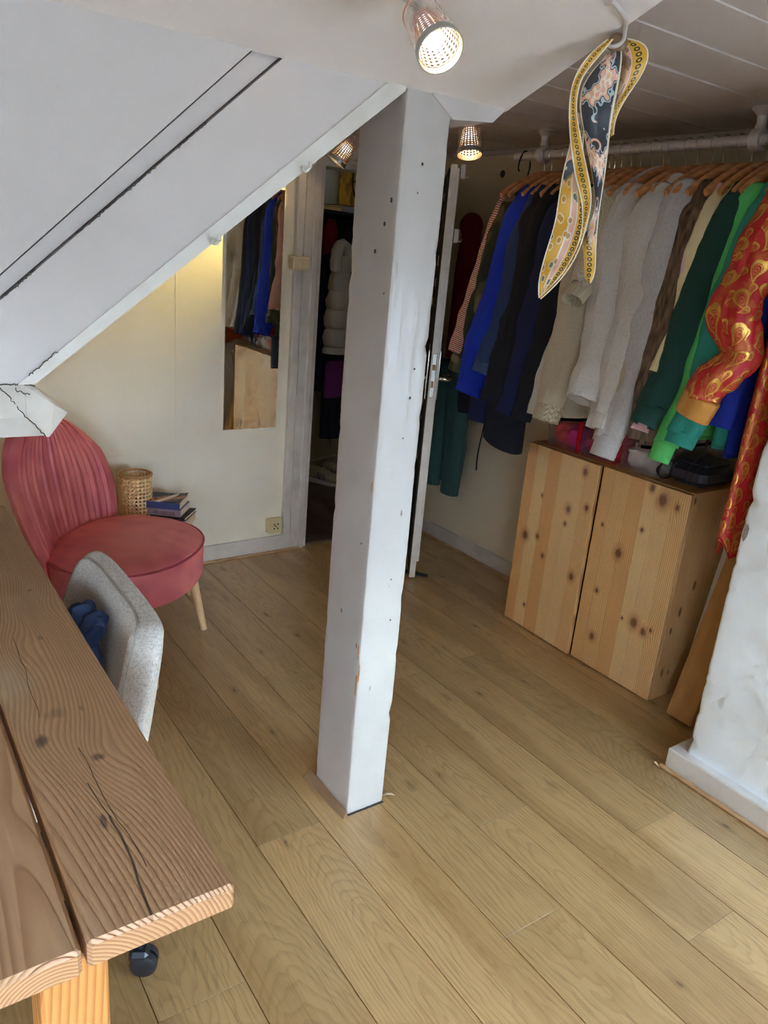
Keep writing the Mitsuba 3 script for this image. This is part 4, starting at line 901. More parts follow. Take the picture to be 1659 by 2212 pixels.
obj('body', hung('', '', '', '', 2.34, 2.55, 1.2, .86, .085, .06, 37, .010, taper=.9), 'cloth_navy', k)
obj('drawstring', tube(smooth_path([(2.36, 2.56, .88), (2.365, 2.575, .78), (2.36, 2.58, .70), (2.355, 2.57, .62)], 20), .0035, 6), 'black_matte', k)
k = thing('folded_red_cloth', 'folded red cloth with a striped edge showing below the blue sweater', 'cloth')
obj('fold', hung('', '', '', '', 2.20, 2.33, 1.10, 1.00, .075, .03, 38, .006, taper=.95), 'cloth_red', k)
fm = hung('', '', '', '', 2.19, 2.335, 1.12, 1.035, .072, .034, 39, .006, taper=.95)
obj('striped_edge', fm, 'shirt_stripe', k, uv=np.c_[fm.vertices[:, 2], fm.vertices[:, 1]])

# coats in the hall
def hp(x, y, z): return H(x, y, z)
def hall_hung(xc, yc, zt, zb, wx, wy, seed, amp=.012, taper=.5):
    m = hung('', '', '', '', 0, 0, zt, zb, wx, wy, seed, amp, taper)       # spans wx along its y
    return mv(m, HMm @ frame([0, 1, 0], [1, 0, 0], [0, 0, 1], [xc, yc, 0]))
k = thing('navy_coat', 'long navy coat hanging at the left in the hall doorway', 'coat'); m_ = hall_hung(-.25, .16, 1.70, .72, .14, .07, 61); m_.fix_normals(); obj('body', m_, 'cloth_navy', k)
k = thing('black_hall_coat', 'black coat hanging under the hall shelf behind the white puffer jacket', 'coat'); m_ = hall_hung(.14, .12, 1.72, .62, .26, .07, 62, .012, .8); m_.fix_normals(); obj('body', m_, 'cloth_black', k)
k = thing('red_scarf', 'dark red garment in the dark under the hall shelf, above the puffer jacket', 'scarf'); m_ = hall_hung(-.16, .22, 1.71, 1.50, .06, .04, 63); m_.fix_normals(); obj('body', m_, 'cloth_dark_red', k)
# puffer jacket: stacked quilted rings
pj = thing('puffer_jacket', 'white quilted puffer jacket with fluffy hood hanging in the hall', 'jacket')
n, s = 120, 48; V = np.zeros((n, s, 3)); ang = np.arange(s)*2*np.pi/s
for i, t in enumerate(np.linspace(0, 1, n)):
    z = 1.50 - .60*t; q = abs(math.sin(math.pi*(t*5.2 + .15)))**.45
    w = (.055 + .085*min(1, t*1.25)**.8)*(.86 + .16*q)
    V[i] = np.c_[-.125 + .04*t + w*np.cos(ang), .30 + .075*(.85 + .18*q)*np.sin(ang)*(.6+.5*min(1, 2*t)), np.full(s, z)]
V += wrinkle(V, .006, np.array([16, 16, 26.]), 64)[..., None]*np.array([1, 1, 0])
m_ = mv(loft(V), HMm); m_.fix_normals(); obj('body', m_, 'puffer', pj)
hoodp = smooth_path([(-.215, .33, 1.41), (-.21, .33, 1.50), (-.175, .32, 1.555), (-.11, .31, 1.555), (-.075, .31, 1.49), (-.08, .32, 1.42)], 40)
hm = tube(hoodp, .036, 18); hm.vertices += hm.vertex_normals*wrinkle(np.array(hm.vertices), .010, np.array([30, 30, 30.]), 65)[:, None]
obj('hood', mv(hm, HMm), 'puffer', pj)
k = thing('purple_bag', 'purple cloth hanging below the puffer jacket in the hall', 'cloth'); m_ = hall_hung(-.055, .24, .84, .60, .085, .04, 66, .006, .9); m_.fix_normals(); obj('body', m_, 'cloth_purple', k)
k = thing('black_backpack', 'black bag with a strap hanging lowest in the hall doorway', 'bag'); m_ = hall_hung(.06, .15, .70, .29, .10, .06, 67, .008, .8); m_.fix_normals(); obj('body', m_, 'cloth_black', k)
obj('strap', tube(smooth_path([H(-.01, .2, .55), H(-.04, .2, .42), H(-.02, .2, .34), H(.0, .2, .25)], 16), .008, 6, flat=.3), 'black_matte', k)
# sneakers
def sneaker(M, label):
    k = thing('sneaker', label, 'shoe', 'pair of sneakers in the hall')
    L = .28; n, s = 40, 24; V = np.zeros((n, s, 3)); ang = np.arange(s)*2*np.pi/s
    t = np.linspace(0, 1, n); w = interp(t, [0, .08, .3, .6, .75, .92, 1], [.012, .032, .034, .042, .047, .036, .010]); h = interp(t, [0, .05, .25, .42, .6, .85, 1], [.06, .085, .09, .085, .065, .045, .012])
    for i in range(n):
        V[i] = np.c_[w[i]*np.sign(np.cos(ang))*abs(np.cos(ang))**.8, np.full(s, L*(t[i]-.5)), .022 + h[i]*(.5+.5*np.sin(ang))*(1 - .12*np.cos(ang)**2)]
    obj('upper', mv(loft(V), M), 'cloth_tan', k)
    W = np.zeros((6, s*2, 3)); tt = np.arange(s*2)*2*np.pi/(s*2)
    yy = -np.cos(tt)*L*.51; ww = np.interp(yy/L + .5, [-.01, .08, .3, .6, .75, .92, 1.01], [.014, .036, .037, .045, .051, .040, .012])*np.sign(np.sin(tt))*np.minimum(1, abs(np.sin(tt))*3)
    for i, (zz, f) in enumerate(((0, .95), (.003, 1.02), (.012, 1.04), (.022, 1.03), (.027, .99), (.028, .9))): W[i] = np.c_[ww*f, yy*f, np.full(s*2, zz)]
    obj('sole', mv(loft(W), M), 'cloth_white', k)
    lc = [tube([(-.028, y_, .022 + np.interp(y_/L+.5, t, h)*.80), (0, y_+.004, .022 + np.interp(y_/L+.5, t, h)+.003), (.028, y_, .022 + np.interp(y_/L+.5, t, h)*.80)], .0035, 6) for y_ in np.linspace(-.02, .07, 6)]
    obj('lace', mv(cat(*lc), M), 'cloth_white', k)
    st = [tube([(sx*.046, y_, .035), (sx*.042, y_-.012, .06), (sx*.030, y_-.022, .078)], .004, 6, flat=.5) for sx in (-1, 1) for y_ in (-.02, .0, .02)]
    tag(obj('stripe', mv(cat(*st), M), 'cloth_slate', k), kind='stuff')
sneaker(frame(unit([.86, .5, 0]), unit([.5, -.86, 0])*-1*-1, [0, 0, 1], [2.66, 4.42, -.008]) @ np.diag([1, 1, 1, 1.]), 'worn grey sneaker with white laces on the dark hall floor, left of the pair')
sneaker(frame(unit([.93, .36, 0]), unit([.36, -.93, 0]), [0, 0, 1], [2.80, 4.47, -.008]), 'worn grey sneaker partly hidden by the post, right of the pair')

# ---------------------------------------------------------------- pine cabinet and what stands on it
CX, CY0, CY1, CZ = 2.375, 1.483, 2.283, .828
cab = thing('pine_cabinet', 'two door knotty pine cabinet standing under the hanging clothes', 'cabinet')
def pine_uv(m, pid, fx, fz):
    v = m.vertices; return np.c_[4*pid + fx(v), fz(v)]
def pine_part(name, m, pid, fx, fz=lambda v: v[:, 2]):
    mm = trimesh.Trimesh(m.vertices[m.faces.ravel()], np.arange(len(m.faces)*3).reshape(-1, 3), process=False)
    return obj(name, mm, 'pine', cab, smooth=False, uv=pine_uv(mm, pid, fx, fz))
dm_ = mv(box(-.009, .009, -.398, 0, .004, CZ-.004, .0015), RZ(-math.radians(1.5), (CX+.009, CY1, 0)))
pine_part('door', dm_, 0, lambda v: CY1 - v[:, 1])
pine_part('door', box(CX, CX+.018, CY0, CY0+.392, .004, CZ-.004, .0015), 1, lambda v: CY1 - v[:, 1])
pine_part('side_panel', box(CX+.023, CX+.335, CY0+.002, CY0+.020, 0, CZ, .001), 2, lambda v: v[:, 0]-CX)
pine_part('side_panel', box(CX+.023, CX+.335, CY1-.020, CY1-.002, 0, CZ, .001), 2, lambda v: v[:, 0]-CX+.5)
obj('top_panel', box(CX+.024, CX+.335, CY0+.020, CY1-.020, CZ-.019, CZ-.001, .001), 'pine_plain', cab, smooth=False)
obj('bottom_panel', box(CX+.024, CX+.335, CY0+.020, CY1-.020, .05, .068, .001), 'pine_plain', cab, smooth=False)
obj('back_panel', box(CX+.325, CX+.335, CY0+.020, CY1-.020, .05, CZ-.019, .001), 'pine_plain', cab, smooth=False)
# storage boxes
def storage_box(label, x0, x1, y0, y1, z0, h, seed, cols, n):
    k = thing('storage_box', label, 'box', 'clear boxes on the cabinet')
    t = .004; d = .006
    def sheet(a, b, c, e): return trimesh.Trimesh([a, b, c, e], [[0, 1, 2], [0, 2, 3]], process=False)
    X0, X1, Y0, Y1 = x0+d, x1-d, y0+d, y1-d; z1 = z0+h
    obj('wall', cat(sheet((X0, Y0, z0), (X0, Y1, z0), (x0, y1, z1), (x0, y0, z1)), sheet((X1, Y0, z0), (x1, y0, z1), (x1, y1, z1), (X1, Y1, z0)), sheet((X0, Y0, z0), (x0, y0, z1), (x1, y0, z1), (X1, Y0, z0)), sheet((X0, Y1, z0), (X1, Y1, z0), (x1, y1, z1), (x0, y1, z1)), sheet((X0, Y0, z0+.001), (X0, Y1, z0+.001), (X1, Y1, z0+.001), (X1, Y0, z0+.001))), 'clear_plastic', k, smooth=False)
    rim = [(x0, y0, z1), (x1, y0, z1), (x1, y1, z1), (x0, y1, z1), (x0, y0, z1)]
    obj('rim', cat(*[tube([a, b], .004, 6) for a, b in zip(rim[:-1], rim[1:])], *[tube([(a[0], a[1], z0+.002), (b[0], b[1], z1)], .0025, 6) for a, b in (((X0, Y0), (x0, y0)), ((X0, Y1), (x0, y1)))]), 'clear_plastic', k)
    R = np.random.default_rng(seed); nx = len(cols)
    for i, c in enumerate(cols):
        row = i % 2; fy = (i//2 + .5)/math.ceil(nx/2)
        r = (y1-y0)/math.ceil(nx/2)*.60; px = x0 + (.075 if row == 0 else .18); py = y0 + .012 + (y1-y0-.024)*fy; pz = z0 + .006 + h*.36
        s_ = trimesh.creation.icosphere(4, 1.0); v = s_.vertices.copy()
        v *= (1 + (meshkit.fbm(v*2.4 + seed + i*7, 4, seed) - .5)*.9)[:, None]; v *= [.062, r, h*.40]
        v[:, :2] = np.clip(v[:, :2] + [px, py], [x0+d+.003, y0+d+.003], [x1-d-.003, y1-d-.003]); v[:, 2] = np.clip(v[:, 2] + pz, z0+.003, z0+h-.006)
        g = thing('folded_garment', f'{c[1]} inside the {label.split(",")[0]}', 'clothing', label.split(',')[0] + ' contents')
        obj('bundle', trimesh.Trimesh(v, s_.faces, process=False), c[0], g, smooth=True)
CT = CZ - .001
storage_box('clear box of pink and red clothes, left on the cabinet', 2.425, 2.68, 2.062, 2.235, CT, .135, 5, [('cloth_hot_pink', 'hot pink cloth'), ('cloth_wine', 'wine red cloth'), ('cloth_coral', 'coral red cloth'), ('cloth_black_b', 'black cloth')], 0)
storage_box('clear box of red clothes, middle on the cabinet', 2.425, 2.68, 1.868, 2.050, CT, .135, 8, [('cloth_red', 'bright red cloth'), ('cloth_black_b', 'black cloth'), ('cloth_wine', 'wine red cloth')], 0)
storage_box('clear box of white and grey socks, right on the cabinet', 2.430, 2.685, 1.665, 1.850, CT, .125, 11, [('cloth_light_grey', 'light grey sock bundle'), ('cloth_tan', 'beige sock bundle'), ('cloth_white', 'white sock bundle'), ('cloth_slate', 'slate grey sock bundle')], 0)
k = thing('red_strap', 'bright red strap hanging in front of the clear boxes on the cabinet', 'strap')
obj('band', hull([(2.420, 2.052, CT), (2.424, 2.072, CT), (2.416, 2.048, .955), (2.42, 2.072, .955), (2.423, 2.052, CT), (2.4225, 2.048, .955)]), 'cloth_red', k)
k = thing('camera_bag', 'black camera bag with a looped strap at the right end of the cabinet top', 'bag')
obj('body', (lambda m: m)(cat(box(2.46, 2.66, 1.503, 1.655, CT, CT+.075, .022), box(2.48, 2.64, 1.515, 1.64, CT+.07, CT+.092, .01))), 'black_plastic', k)
obj('strap', tube(smooth_path([(2.50, 1.655, CT+.02), (2.44, 1.672, CT+.012), (2.42, 1.668, CT+.045), (2.43, 1.64, CT+.075), (2.48, 1.60, CT+.088)], 30), .006, 8, flat=.5), 'black_matte', k)
k = thing('loose_cord', 'thin black cord hanging in a loop above the camera bag', 'cord')
obj('loop', tube(smooth_path([(2.44, 1.515, 1.04), (2.43, 1.535, .93), (2.415, 1.548, .865), (2.41, 1.540, .848), (2.413, 1.525, .87), (2.43, 1.508, .95), (2.44, 1.512, 1.04)], 50), .0018, 6), 'black_matte', k)
# boards leaning in the alcove
th = math.atan2(.16, 1.0)
tag(obj('white_board', mv(box(-.006, .006, -.045, .045, 0, 1.03, .002), frame([math.cos(th), 0, -math.sin(th)], [0, 1, 0], [math.sin(th), 0, math.cos(th)], [2.522, 1.415, .001])), 'board_white', smooth=False), 'thin white board leaning in the gap beside the pine cabinet', 'board')
th = math.atan2(.24, .9)
tag(obj('cardboard_box', mv(box(0, .055, -.052, .052, 0, .78, .003), frame([math.cos(th), 0, -math.sin(th)], [0, 1, 0], [math.sin(th), 0, math.cos(th)], [2.355, 1.335, .015])), 'cardboard', smooth=False), 'flat brown cardboard carton leaning beside the chimney breast', 'cardboard box')

# ---------------------------------------------------------------- scarf on the cable
SO = np.array([1.33, 1.19, 0.]); SE = np.array([.671, -.7413, 0]); SN = -np.array([.7413, .671, 0])      # SN towards the camera side
def s3(a, z, d): return SO + SE*a + np.array([0, 0, z]) + SN*d
def chain(v, u, c, w):
    """dark chain motif along a border: u across (m), v along"""
    q = v/.011; k = q - dr.floor(q) - .5; du = (u-c)/w
    ring = dr.abs(dr.sqrt(dr.square(k*1.1) + dr.square(du)) - .32)
    return 1 - smoothstep(.06, .16, ring)
YEL, CRM, PNK, SLT, TAN_ = srgb(214, 164, 54), srgb(236, 226, 204), srgb(226, 178, 158), srgb(46, 48, 56), srgb(196, 158, 88)
def border_fn(p, n, uv):
    c = mix(YEL, srgb(196, 140, 40), .3*noise(uv.x*300, uv.y*90))
    c = mix(c, srgb(38, 46, 36), chain(uv.y, uv.x, .5, .40))
    return mix(c, CRM, 1 - smoothstep(.06, .10, dr.minimum(uv.x, 1-uv.x)))
mat('silk_border', proc(border_fn), .4, .5)
def motif_fn(p, n, uv):
    f1, f2, w = voronoi(uv.x*1.25 + 5.2, uv.y*17 + .4); b = smoothstep(.16, .22, f1*.8 + .10*dr.sin(uv.x*26)*dr.sin(uv.y*260))
    t = f1*.9 + .09*dr.sin(uv.x*22)*dr.sin(uv.y*230)
    c = mix(SLT, PNK, smoothstep(.50, .52, t)); c = mix(c, srgb(176, 196, 200), smoothstep(.40, .42, t)*(1 - smoothstep(.46, .48, t)))
    c = mix(c, CRM, smoothstep(.60, .62, t)*(1 - smoothstep(.68, .70, t))); c = mix(c, YEL, smoothstep(.78, .80, t))
    sw = dr.abs(dr.sqrt(dr.square(uv.x - .5 + .1*w) + dr.square((uv.y - dr.floor(uv.y/.055)*.055 - .027)*20)) - .22)
    c = mix(c, PNK, (1 - smoothstep(.03, .06, sw))*(1 - smoothstep(.40, .44, t))*dr.select(w > .4, 1., 0.))
    lo = smoothstep(.36, .40, uv.y)
    bd = mix(YEL, srgb(38, 46, 36), chain(uv.y, uv.x, .5, .5)); c = mix(c, bd, lo)
    return mix(c, CRM, 1 - smoothstep(.03, .06, dr.minimum(uv.x, 1-uv.x)))
mat('silk_motif', proc(motif_fn), .4, .5)
def tail_fn(p, n, uv):
    f1, f2, w = voronoi(uv.x*3 + 2, uv.y*34); t = f1
    up = mix(PNK, SLT, smoothstep(.36, .40, fbm(uv.x*3.2 + 4, uv.y*26, 1, 2) - .16)); up = mix(up, srgb(214, 200, 190), (1 - smoothstep(.10, .16, t)))
    lo = mix(YEL, PNK, smoothstep(.48, .5, uv.x)); lo = mix(lo, CRM, smoothstep(.44, .45, uv.x)*(1 - smoothstep(.50, .51, uv.x)))
    lo = mix(lo, srgb(178, 130, 50), (1 - smoothstep(.16, .2, t))*.8); lo = mix(lo, srgb(60, 96, 88), (1 - smoothstep(.10, .14, dr.abs(t - .12)))*dr.select(w > .6, .8, 0.)); lo = mix(lo, CRM, (1 - smoothstep(.03, .06, dr.abs(t - .26)))*.8)
    c = mix(up, lo, smoothstep(.13, .15, uv.y + .05*uv.x))
    bd = mix(YEL, srgb(38, 46, 36), chain(uv.y, uv.x, .86, .16)); c = mix(c, bd, smoothstep(.73, .74, uv.x)); c = mix(c, CRM, smoothstep(.68, .69, uv.x)*(1 - smoothstep(.72, .73, uv.x)))
    return c
mat('silk_tail', proc(tail_fn), .4, .5)
def flap_fn(p, n, uv):
    c = mix(srgb(150, 118, 84), PNK, smoothstep(.2, .34, uv.x)); c = mix(c, srgb(92, 70, 50), (1 - smoothstep(.25, .4, noise(uv.x*9, uv.y*140)))*.7)
    bd = mix(YEL, srgb(38, 40, 34), chain(uv.y, uv.x, .70, .26)); c = mix(c, bd, smoothstep(.46, .48, uv.x)); return mix(c, CRM, smoothstep(.42, .43, uv.x)*(1 - smoothstep(.46, .47, uv.x)))
mat('silk_flap', proc(flap_fn), .4, .5)
mat('silk_hem', srgb(236, 228, 206), .6, .3)
sc_ = thing('silk_scarf', 'yellow bordered silk scarf with dark cloud motif knotted on the white cable', 'scarf')
def ribbon(name, left, right, m, d0, bulge, hemL=True, hemR=True, seed=0):
    n, w = 60, 12; A, B = smooth_path(left, n), smooth_path(right, n)
    V = np.zeros((2, n, w, 3)); uv = np.zeros((2, n, w, 2)); s = np.r_[0, np.cumsum(np.linalg.norm(np.diff((A+B)/2, axis=0), axis=1))]
    for i in range(n):
        for j, t in enumerate(np.linspace(0, 1, w)):
            a, z = A[i]*(1-t) + B[i]*t; wd = np.linalg.norm(B[i]-A[i])
            d = d0 + bulge*wd*math.sin(math.pi*t) + .003*math.sin(9*s[i]/.12 + seed + 3*t)
            for f in (0, 1):
                V[f, i, j] = s3(a, z, d - .0012*f); uv[f, i, j] = (t, s[i])
    F0 = grid(V[0]); F1 = grid(V[1])[:, ::-1] + n*w
    idx = np.arange(n*w).reshape(n, w); loop = np.r_[idx[0, :], idx[1:, -1], idx[-1, -2::-1], idx[-2:0:-1, 0]]; l2 = np.roll(loop, -1)
    FS = np.vstack([np.c_[loop, loop+n*w, l2+n*w], np.c_[loop, l2+n*w, l2]])
    m_ = trimesh.Trimesh(V.reshape(-1, 3), np.vstack([F0, F1, FS]), process=False)
    obj(name, m_, m, sc_, uv=uv.reshape(-1, 2))
    hs = []
    if hemL: hs.append(tube(V[0, :, 0], .0016, 6))
    if hemR: hs.append(tube(V[0, :, -1], .0016, 6))
    if hs: obj('rolled_hem', cat(*hs), 'silk_hem', sc_)
ribbon('left_tail', [(-.072, 1.83), (-.07, 1.769), (-.076, 1.706), (-.078, 1.619), (-.09, 1.542), (-.089, 1.463)], [(-.05, 1.83), (-.043, 1.756), (-.032, 1.697), (-.019, 1.649), (-.029, 1.56), (-.086, 1.462)], 'silk_tail', 0.0, .10, True, True, 1)
ribbon('right_flap', [(-.005, 1.959), (.002, 1.918), (.005, 1.873), (-.007, 1.828), (-.008, 1.776)], [(.01, 1.966), (.054, 1.933), (.042, 1.893), (.019, 1.847), (.013, 1.794)], 'silk_flap', -.004, .12, False, True, 2)
ribbon('centre_fold', [(-.017, 1.96), (-.039, 1.917), (-.062, 1.878), (-.05, 1.802), (-.028, 1.745), (-.009, 1.691), (-.003, 1.637), (-.016, 1.591), (-.007, 1.554), (-.001, 1.521), (.009, 1.504)], [(-.002, 1.955), (.006, 1.896), (.004, 1.837), (.005, 1.782), (.008, 1.711), (.008, 1.663), (.011, 1.601), (.017, 1.551), (.019, 1.526), (.014, 1.504)], 'silk_motif', .006, .25, False, True, 3)
ribbon('border_fold', [(-.027, 1.959), (-.058, 1.929), (-.08, 1.886), (-.082, 1.843), (-.07, 1.778), (-.048, 1.708), (-.025, 1.648), (-.021, 1.601), (-.031, 1.552), (-.053, 1.509), (-.088, 1.464)], [(-.017, 1.959), (-.041, 1.928), (-.066, 1.886), (-.069, 1.843), (-.054, 1.79), (-.03, 1.726), (-.011, 1.666), (-.012, 1.622), (-.021, 1.566), (-.047, 1.509), (-.085, 1.462)], 'silk_border', .016, .12, True, True, 4)
obj('knot', mv(trimesh.creation.icosphere(3, 1.0), frame(SE*.020, SN*.014, [0, 0, .018], s3(-.008, 1.955, .004))), 'silk_flap', sc_, uv=np.tile([[.2, .1]], (len(trimesh.creation.icosphere(3, 1.0).vertices), 1)))
cpts = [(1.06, 1.02, soff(1.02)-.008), (1.154, 1.10, soff(1.10)-.010), (1.225, 1.128, soff(1.128)-.012), (1.285, 1.148, soff(1.148)-.014), tuple(s3(.003, 1.974, .012)), tuple(s3(.001, 1.955, .018)), tuple(s3(-.012, 1.946, .020)), tuple(s3(-.024, 1.950, .012))]
ck = thing('white_cable', 'white cable clipped under the soffit, bending down through the scarf knot', 'cable')
obj('cable', tube(smooth_path(cpts, 60), .0042, 10), 'paint_white', ck)
obj('cable_clip', box(1.205, 1.213, 1.115, 1.135, soff(1.13)-.018, soff(1.13)-.002, .002), 'paint_white', ck)

# ---------------------------------------------------------------- table
tbl = thing('wooden_table', 'weathered wooden plank table in the left foreground', 'table')
TZ = .75
obj('plank', box(.155, .3365, .717, 2.34, TZ-.040, TZ, .005), 'table_wood', tbl, smooth=False)
obj('plank', box(-.035, .148, .713, 2.34, TZ-.041, TZ-.0015, .005), 'table_wood', tbl, smooth=False)
obj('plank', box(-.225, -.042, .716, 2.34, TZ-.040, TZ-.001, .005), 'table_wood', tbl, smooth=False)
for (x, y) in ((.106, .742), (.106, 2.20), (-.20, .742), (-.20, 2.20)):
    obj('leg', box(x, x+.078, y, y+.075, 0, TZ-.041, .004), 'pine_leg', tbl, smooth=False)
obj('cross_beam', box(-.122, .106, 2.21, 2.27, TZ-.13, TZ-.041, .003), 'pine_leg', tbl, smooth=False)
obj('side_rail', box(-.19, -.13, .817, 2.20, TZ-.12, TZ-.041, .003), 'pine_leg', tbl, smooth=False)

# ---------------------------------------------------------------- grey tub chair on castors
gc = thing('grey_chair', 'grey woven fabric tub chair on castors pushed up to the wooden table', 'chair')
gcx, gcy = .218, 1.605
def tub():
    n = 160; th_ = np.linspace(0, 2*np.pi, n, endpoint=False)
    e = 2/4.6; ex = np.sign(np.cos(th_))*abs(np.cos(th_))**e; ey = np.sign(np.sin(th_))*abs(np.sin(th_))**e
    ax, by = .268, .305
    # rim: level along the back, falling steeply along the short wings
    xr = ax*ex
    zr = .505 + .271*smooth01((xr - .125)/.13)
    def ring(f, z): return np.c_[gcx + ax*f*ex, gcy + by*f*ey, z]
    R = [ring(np.full(n, .30), np.full(n, .38)), ring(np.full(n, .60), np.full(n, .385)), ring(np.full(n, .80), np.full(n, .41))]
    for t in (.0, .2, .4, .6, .8, .93): R.append(ring(.86 + .15*t**.8, .44 + (zr-.03-.44)*t))
    R.append(ring(np.full(n, 1.01), zr-.012)); R.append(ring(np.full(n, .985), zr)); R.append(ring(np.full(n, .93), zr+.003)); R.append(ring(np.full(n, .845), zr-.004)); R.append(ring(np.full(n, .80), zr-.016))
    for t in (.12, .3, .5, .7, .88): R.append(ring(.79 - .10*t, (zr-.03) + (.485-(zr-.03))*t))
    R.append(ring(np.full(n, .62), np.full(n, .478))); R.append(ring(np.full(n, .45), np.full(n, .482))); R.append(ring(np.full(n, .2), np.full(n, .486)))
    return np.array(R)
def smooth01(t): t = np.clip(t, 0, 1); return t*t*(3-2*t)
TR = tub(); obj('shell', loft(TR), 'grey_weave', gc, smooth=50)
obj('piping', tube(np.vstack([TR[12], TR[12][:1]]) + [0, 0, .001], .0022, 6, cap=False), 'seam_grey', gc)
obj('column', mv(lathe([(0, .12), (.028, .12), (.028, .30), (.02, .30), (.02, .385), (0, .385)], 20), frame([1, 0, 0], [0, 1, 0], [0, 0, 1], [gcx-.06, gcy, 0])), 'black_plastic', gc)
bc = np.array([gcx-.10, gcy-.03])
for i in range(5):
    a = math.radians(-68 + 72*i) + .55; tip = bc + .265*np.array([math.cos(a), math.sin(a)])
    if i == 0: tip = np.array([.394, 1.288]); d_ = tip-bc; a = math.atan2(d_[1], d_[0])
    arm = tube([(bc[0]-.0, bc[1], .125), (bc[0]+(tip[0]-bc[0])*.5, bc[1]+(tip[1]-bc[1])*.5, .105), (tip[0], tip[1], .078)], [.026, .022, .015], 10)
    obj('base_arm', arm, 'black_plastic', gc)
    wz = .029; b_ = -.50 if i == 0 else a+1.9; M_ = frame([math.cos(b_), math.sin(b_), 0], [0, 0, 1], [math.sin(b_), -math.cos(b_), 0], [tip[0], tip[1], wz])
    ca = obj('castor', mv(cat(mv(lathe([(0, -.022), (.020, -.022), (.027, -.019), (.029, -.012), (.029, -.004), (.0265, -.003), (0, -.003)], 28), np.eye(4)), mv(lathe([(0, .003), (.0265, .003), (.029, .004), (.029, .012), (.027, .019), (.020, .022), (0, .022)], 28), np.eye(4))), M_), 'black_plastic', gc)
    hood_ = mv(box(-.030, .012, .006, .036, -.021, .021, .008), M_)
    obj('castor_hood', hood_, 'black_plastic', gc)
# navy cloth on the chair
nb = thing('navy_cloth', 'crumpled navy garment lying on the seat of the grey chair beside the table', 'garment')
sm, suv = sleeve_mesh([(.33, 1.80, .50), (.350, 1.74, .60), (.372, 1.68, .675), (.378, 1.61, .700), (.372, 1.545, .690)], [.02, .024, .026, .026, .024], [.03, .040, .036, .040, .048], 71, .010, folds=2); obj('sleeve', sm, 'cloth_slate', nb, uv=suv)
sm, suv = sleeve_mesh([(.375, 1.62, .665), (.378, 1.60, .61), (.370, 1.60, .55), (.34, 1.60, .51)], [.022, .024, .024, .022], [.04, .036, .036, .03], 72, .009, folds=2); obj('fold', sm, 'cloth_slate', nb, uv=suv)

# ---------------------------------------------------------------- pink shell chair
pc = thing('pink_chair', 'pink velvet cocktail chair with fluted shell back and tapered wooden legs', 'chair')
PA = -math.pi/4; PCM = frame([math.cos(PA), math.sin(PA), 0], [-math.sin(PA), math.cos(PA), 0], [0, 0, 1], [.800, 2.735, 0])     # local x forward, y to the chair's left
def seat_outline(f=1.0):
    th_ = np.linspace(0, 2*np.pi, 80, endpoint=False)
    x = .265*np.cos(th_); y = .315*np.sin(th_)
    x = np.where(x > 0, x*1.0, x*.98); k = (abs(np.cos(th_))**2.2+abs(np.sin(th_))**2.2)**(-1/2.2)
    return np.c_[.265*k*np.cos(th_)*f, .312*k*np.sin(th_)*f]
def seat_mesh():
    R = []
    for f, z in ((.3, .270), (.90, .270), (.965, .276), (.99, .295), (1.0, .33), (1.0, .38), (.998, .408), (.985, .4195), (.96, .426), (.90, .436), (.75, .449), (.5, .458), (.25, .461), (.05, .462)):
        o = seat_outline(f); R.append(np.c_[o, np.full(len(o), z)])
    V = np.array(R); V[..., 2] += (meshkit.fbm(V*[9, 9, 9], 2, 5)-.5)*.006*(V[..., 2] > .42)
    return loft(V)
obj('seat', mv(seat_mesh(), PCM), 'velvet', pc, smooth=45)
o = seat_outline(1.004); obj('seat_piping', mv(tube(np.vstack([np.c_[o, np.full(len(o), .417)], [[o[0, 0], o[0, 1], .417]]]), .0032, 6, cap=False), PCM), 'velvet_seam', pc)
BH, BWD = .862, .31       # top of the back, half width
def back_shape(v):         # half width at height fraction v
    return interp(v, [0, .13, .32, .51, .66, .77, .885, .96, .99, 1.0], [.225, .248, .276, .288, .278, .244, .182, .118, .062, .012])
def back_mesh():
    nu, nv = 140, 50; V = np.zeros((2, nv, nu, 3))
    for i, v in enumerate(np.linspace(0, 1, nv)):
        hw_ = float(back_shape(v))
        for j, u in enumerate(np.linspace(-1, 1, nu)):
            y = hw_*u*(1.16 if u < 0 else 1.0) ; z = .33 + (BH-.33)*v
            rad = -.238 - .10*v + (.13 - .10*v)*(y/.31)**2       # shell curve: sides come forward, top leans back
            # flutes fan out from the foot of the back
            fl = u*4.6 + .5; q = abs(fl - round(fl)); inside = 1 if abs(u) < .83 else 0
            groove = -.016*math.exp(-(q/.10)**2)*inside*min(1, .35 + v*1.2)
            puff = .030*(1-abs(u)**6)*(1 - max(0, (v-.93)/.07)**2) + .008*math.cos(min(q, .5)*math.pi)*inside
            V[0, i, j] = (rad + puff + groove, y, z); V[1, i, j] = (rad - .040*(1-abs(u)**8)*(1-max(0, (v-.95)/.05)**2) - .012, y, z)
    F0, F1 = grid(V[0]), grid(V[1])[:, ::-1] + nv*nu; idx = np.arange(nu*nv).reshape(nv, nu)
    loop = np.r_[idx[0, :], idx[1:, -1], idx[-1, -2::-1], idx[-2:0:-1, 0]]; l2 = np.roll(loop, -1)
    m = trimesh.Trimesh(V.reshape(-1, 3), np.vstack([F0, F1, np.c_[loop, loop+nu*nv, l2+nu*nv], np.c_[loop, l2+nu*nv, l2]]), process=False); m.fix_normals(); return m
obj('back', mv(back_mesh(), PCM), 'velvet', pc, smooth=40)
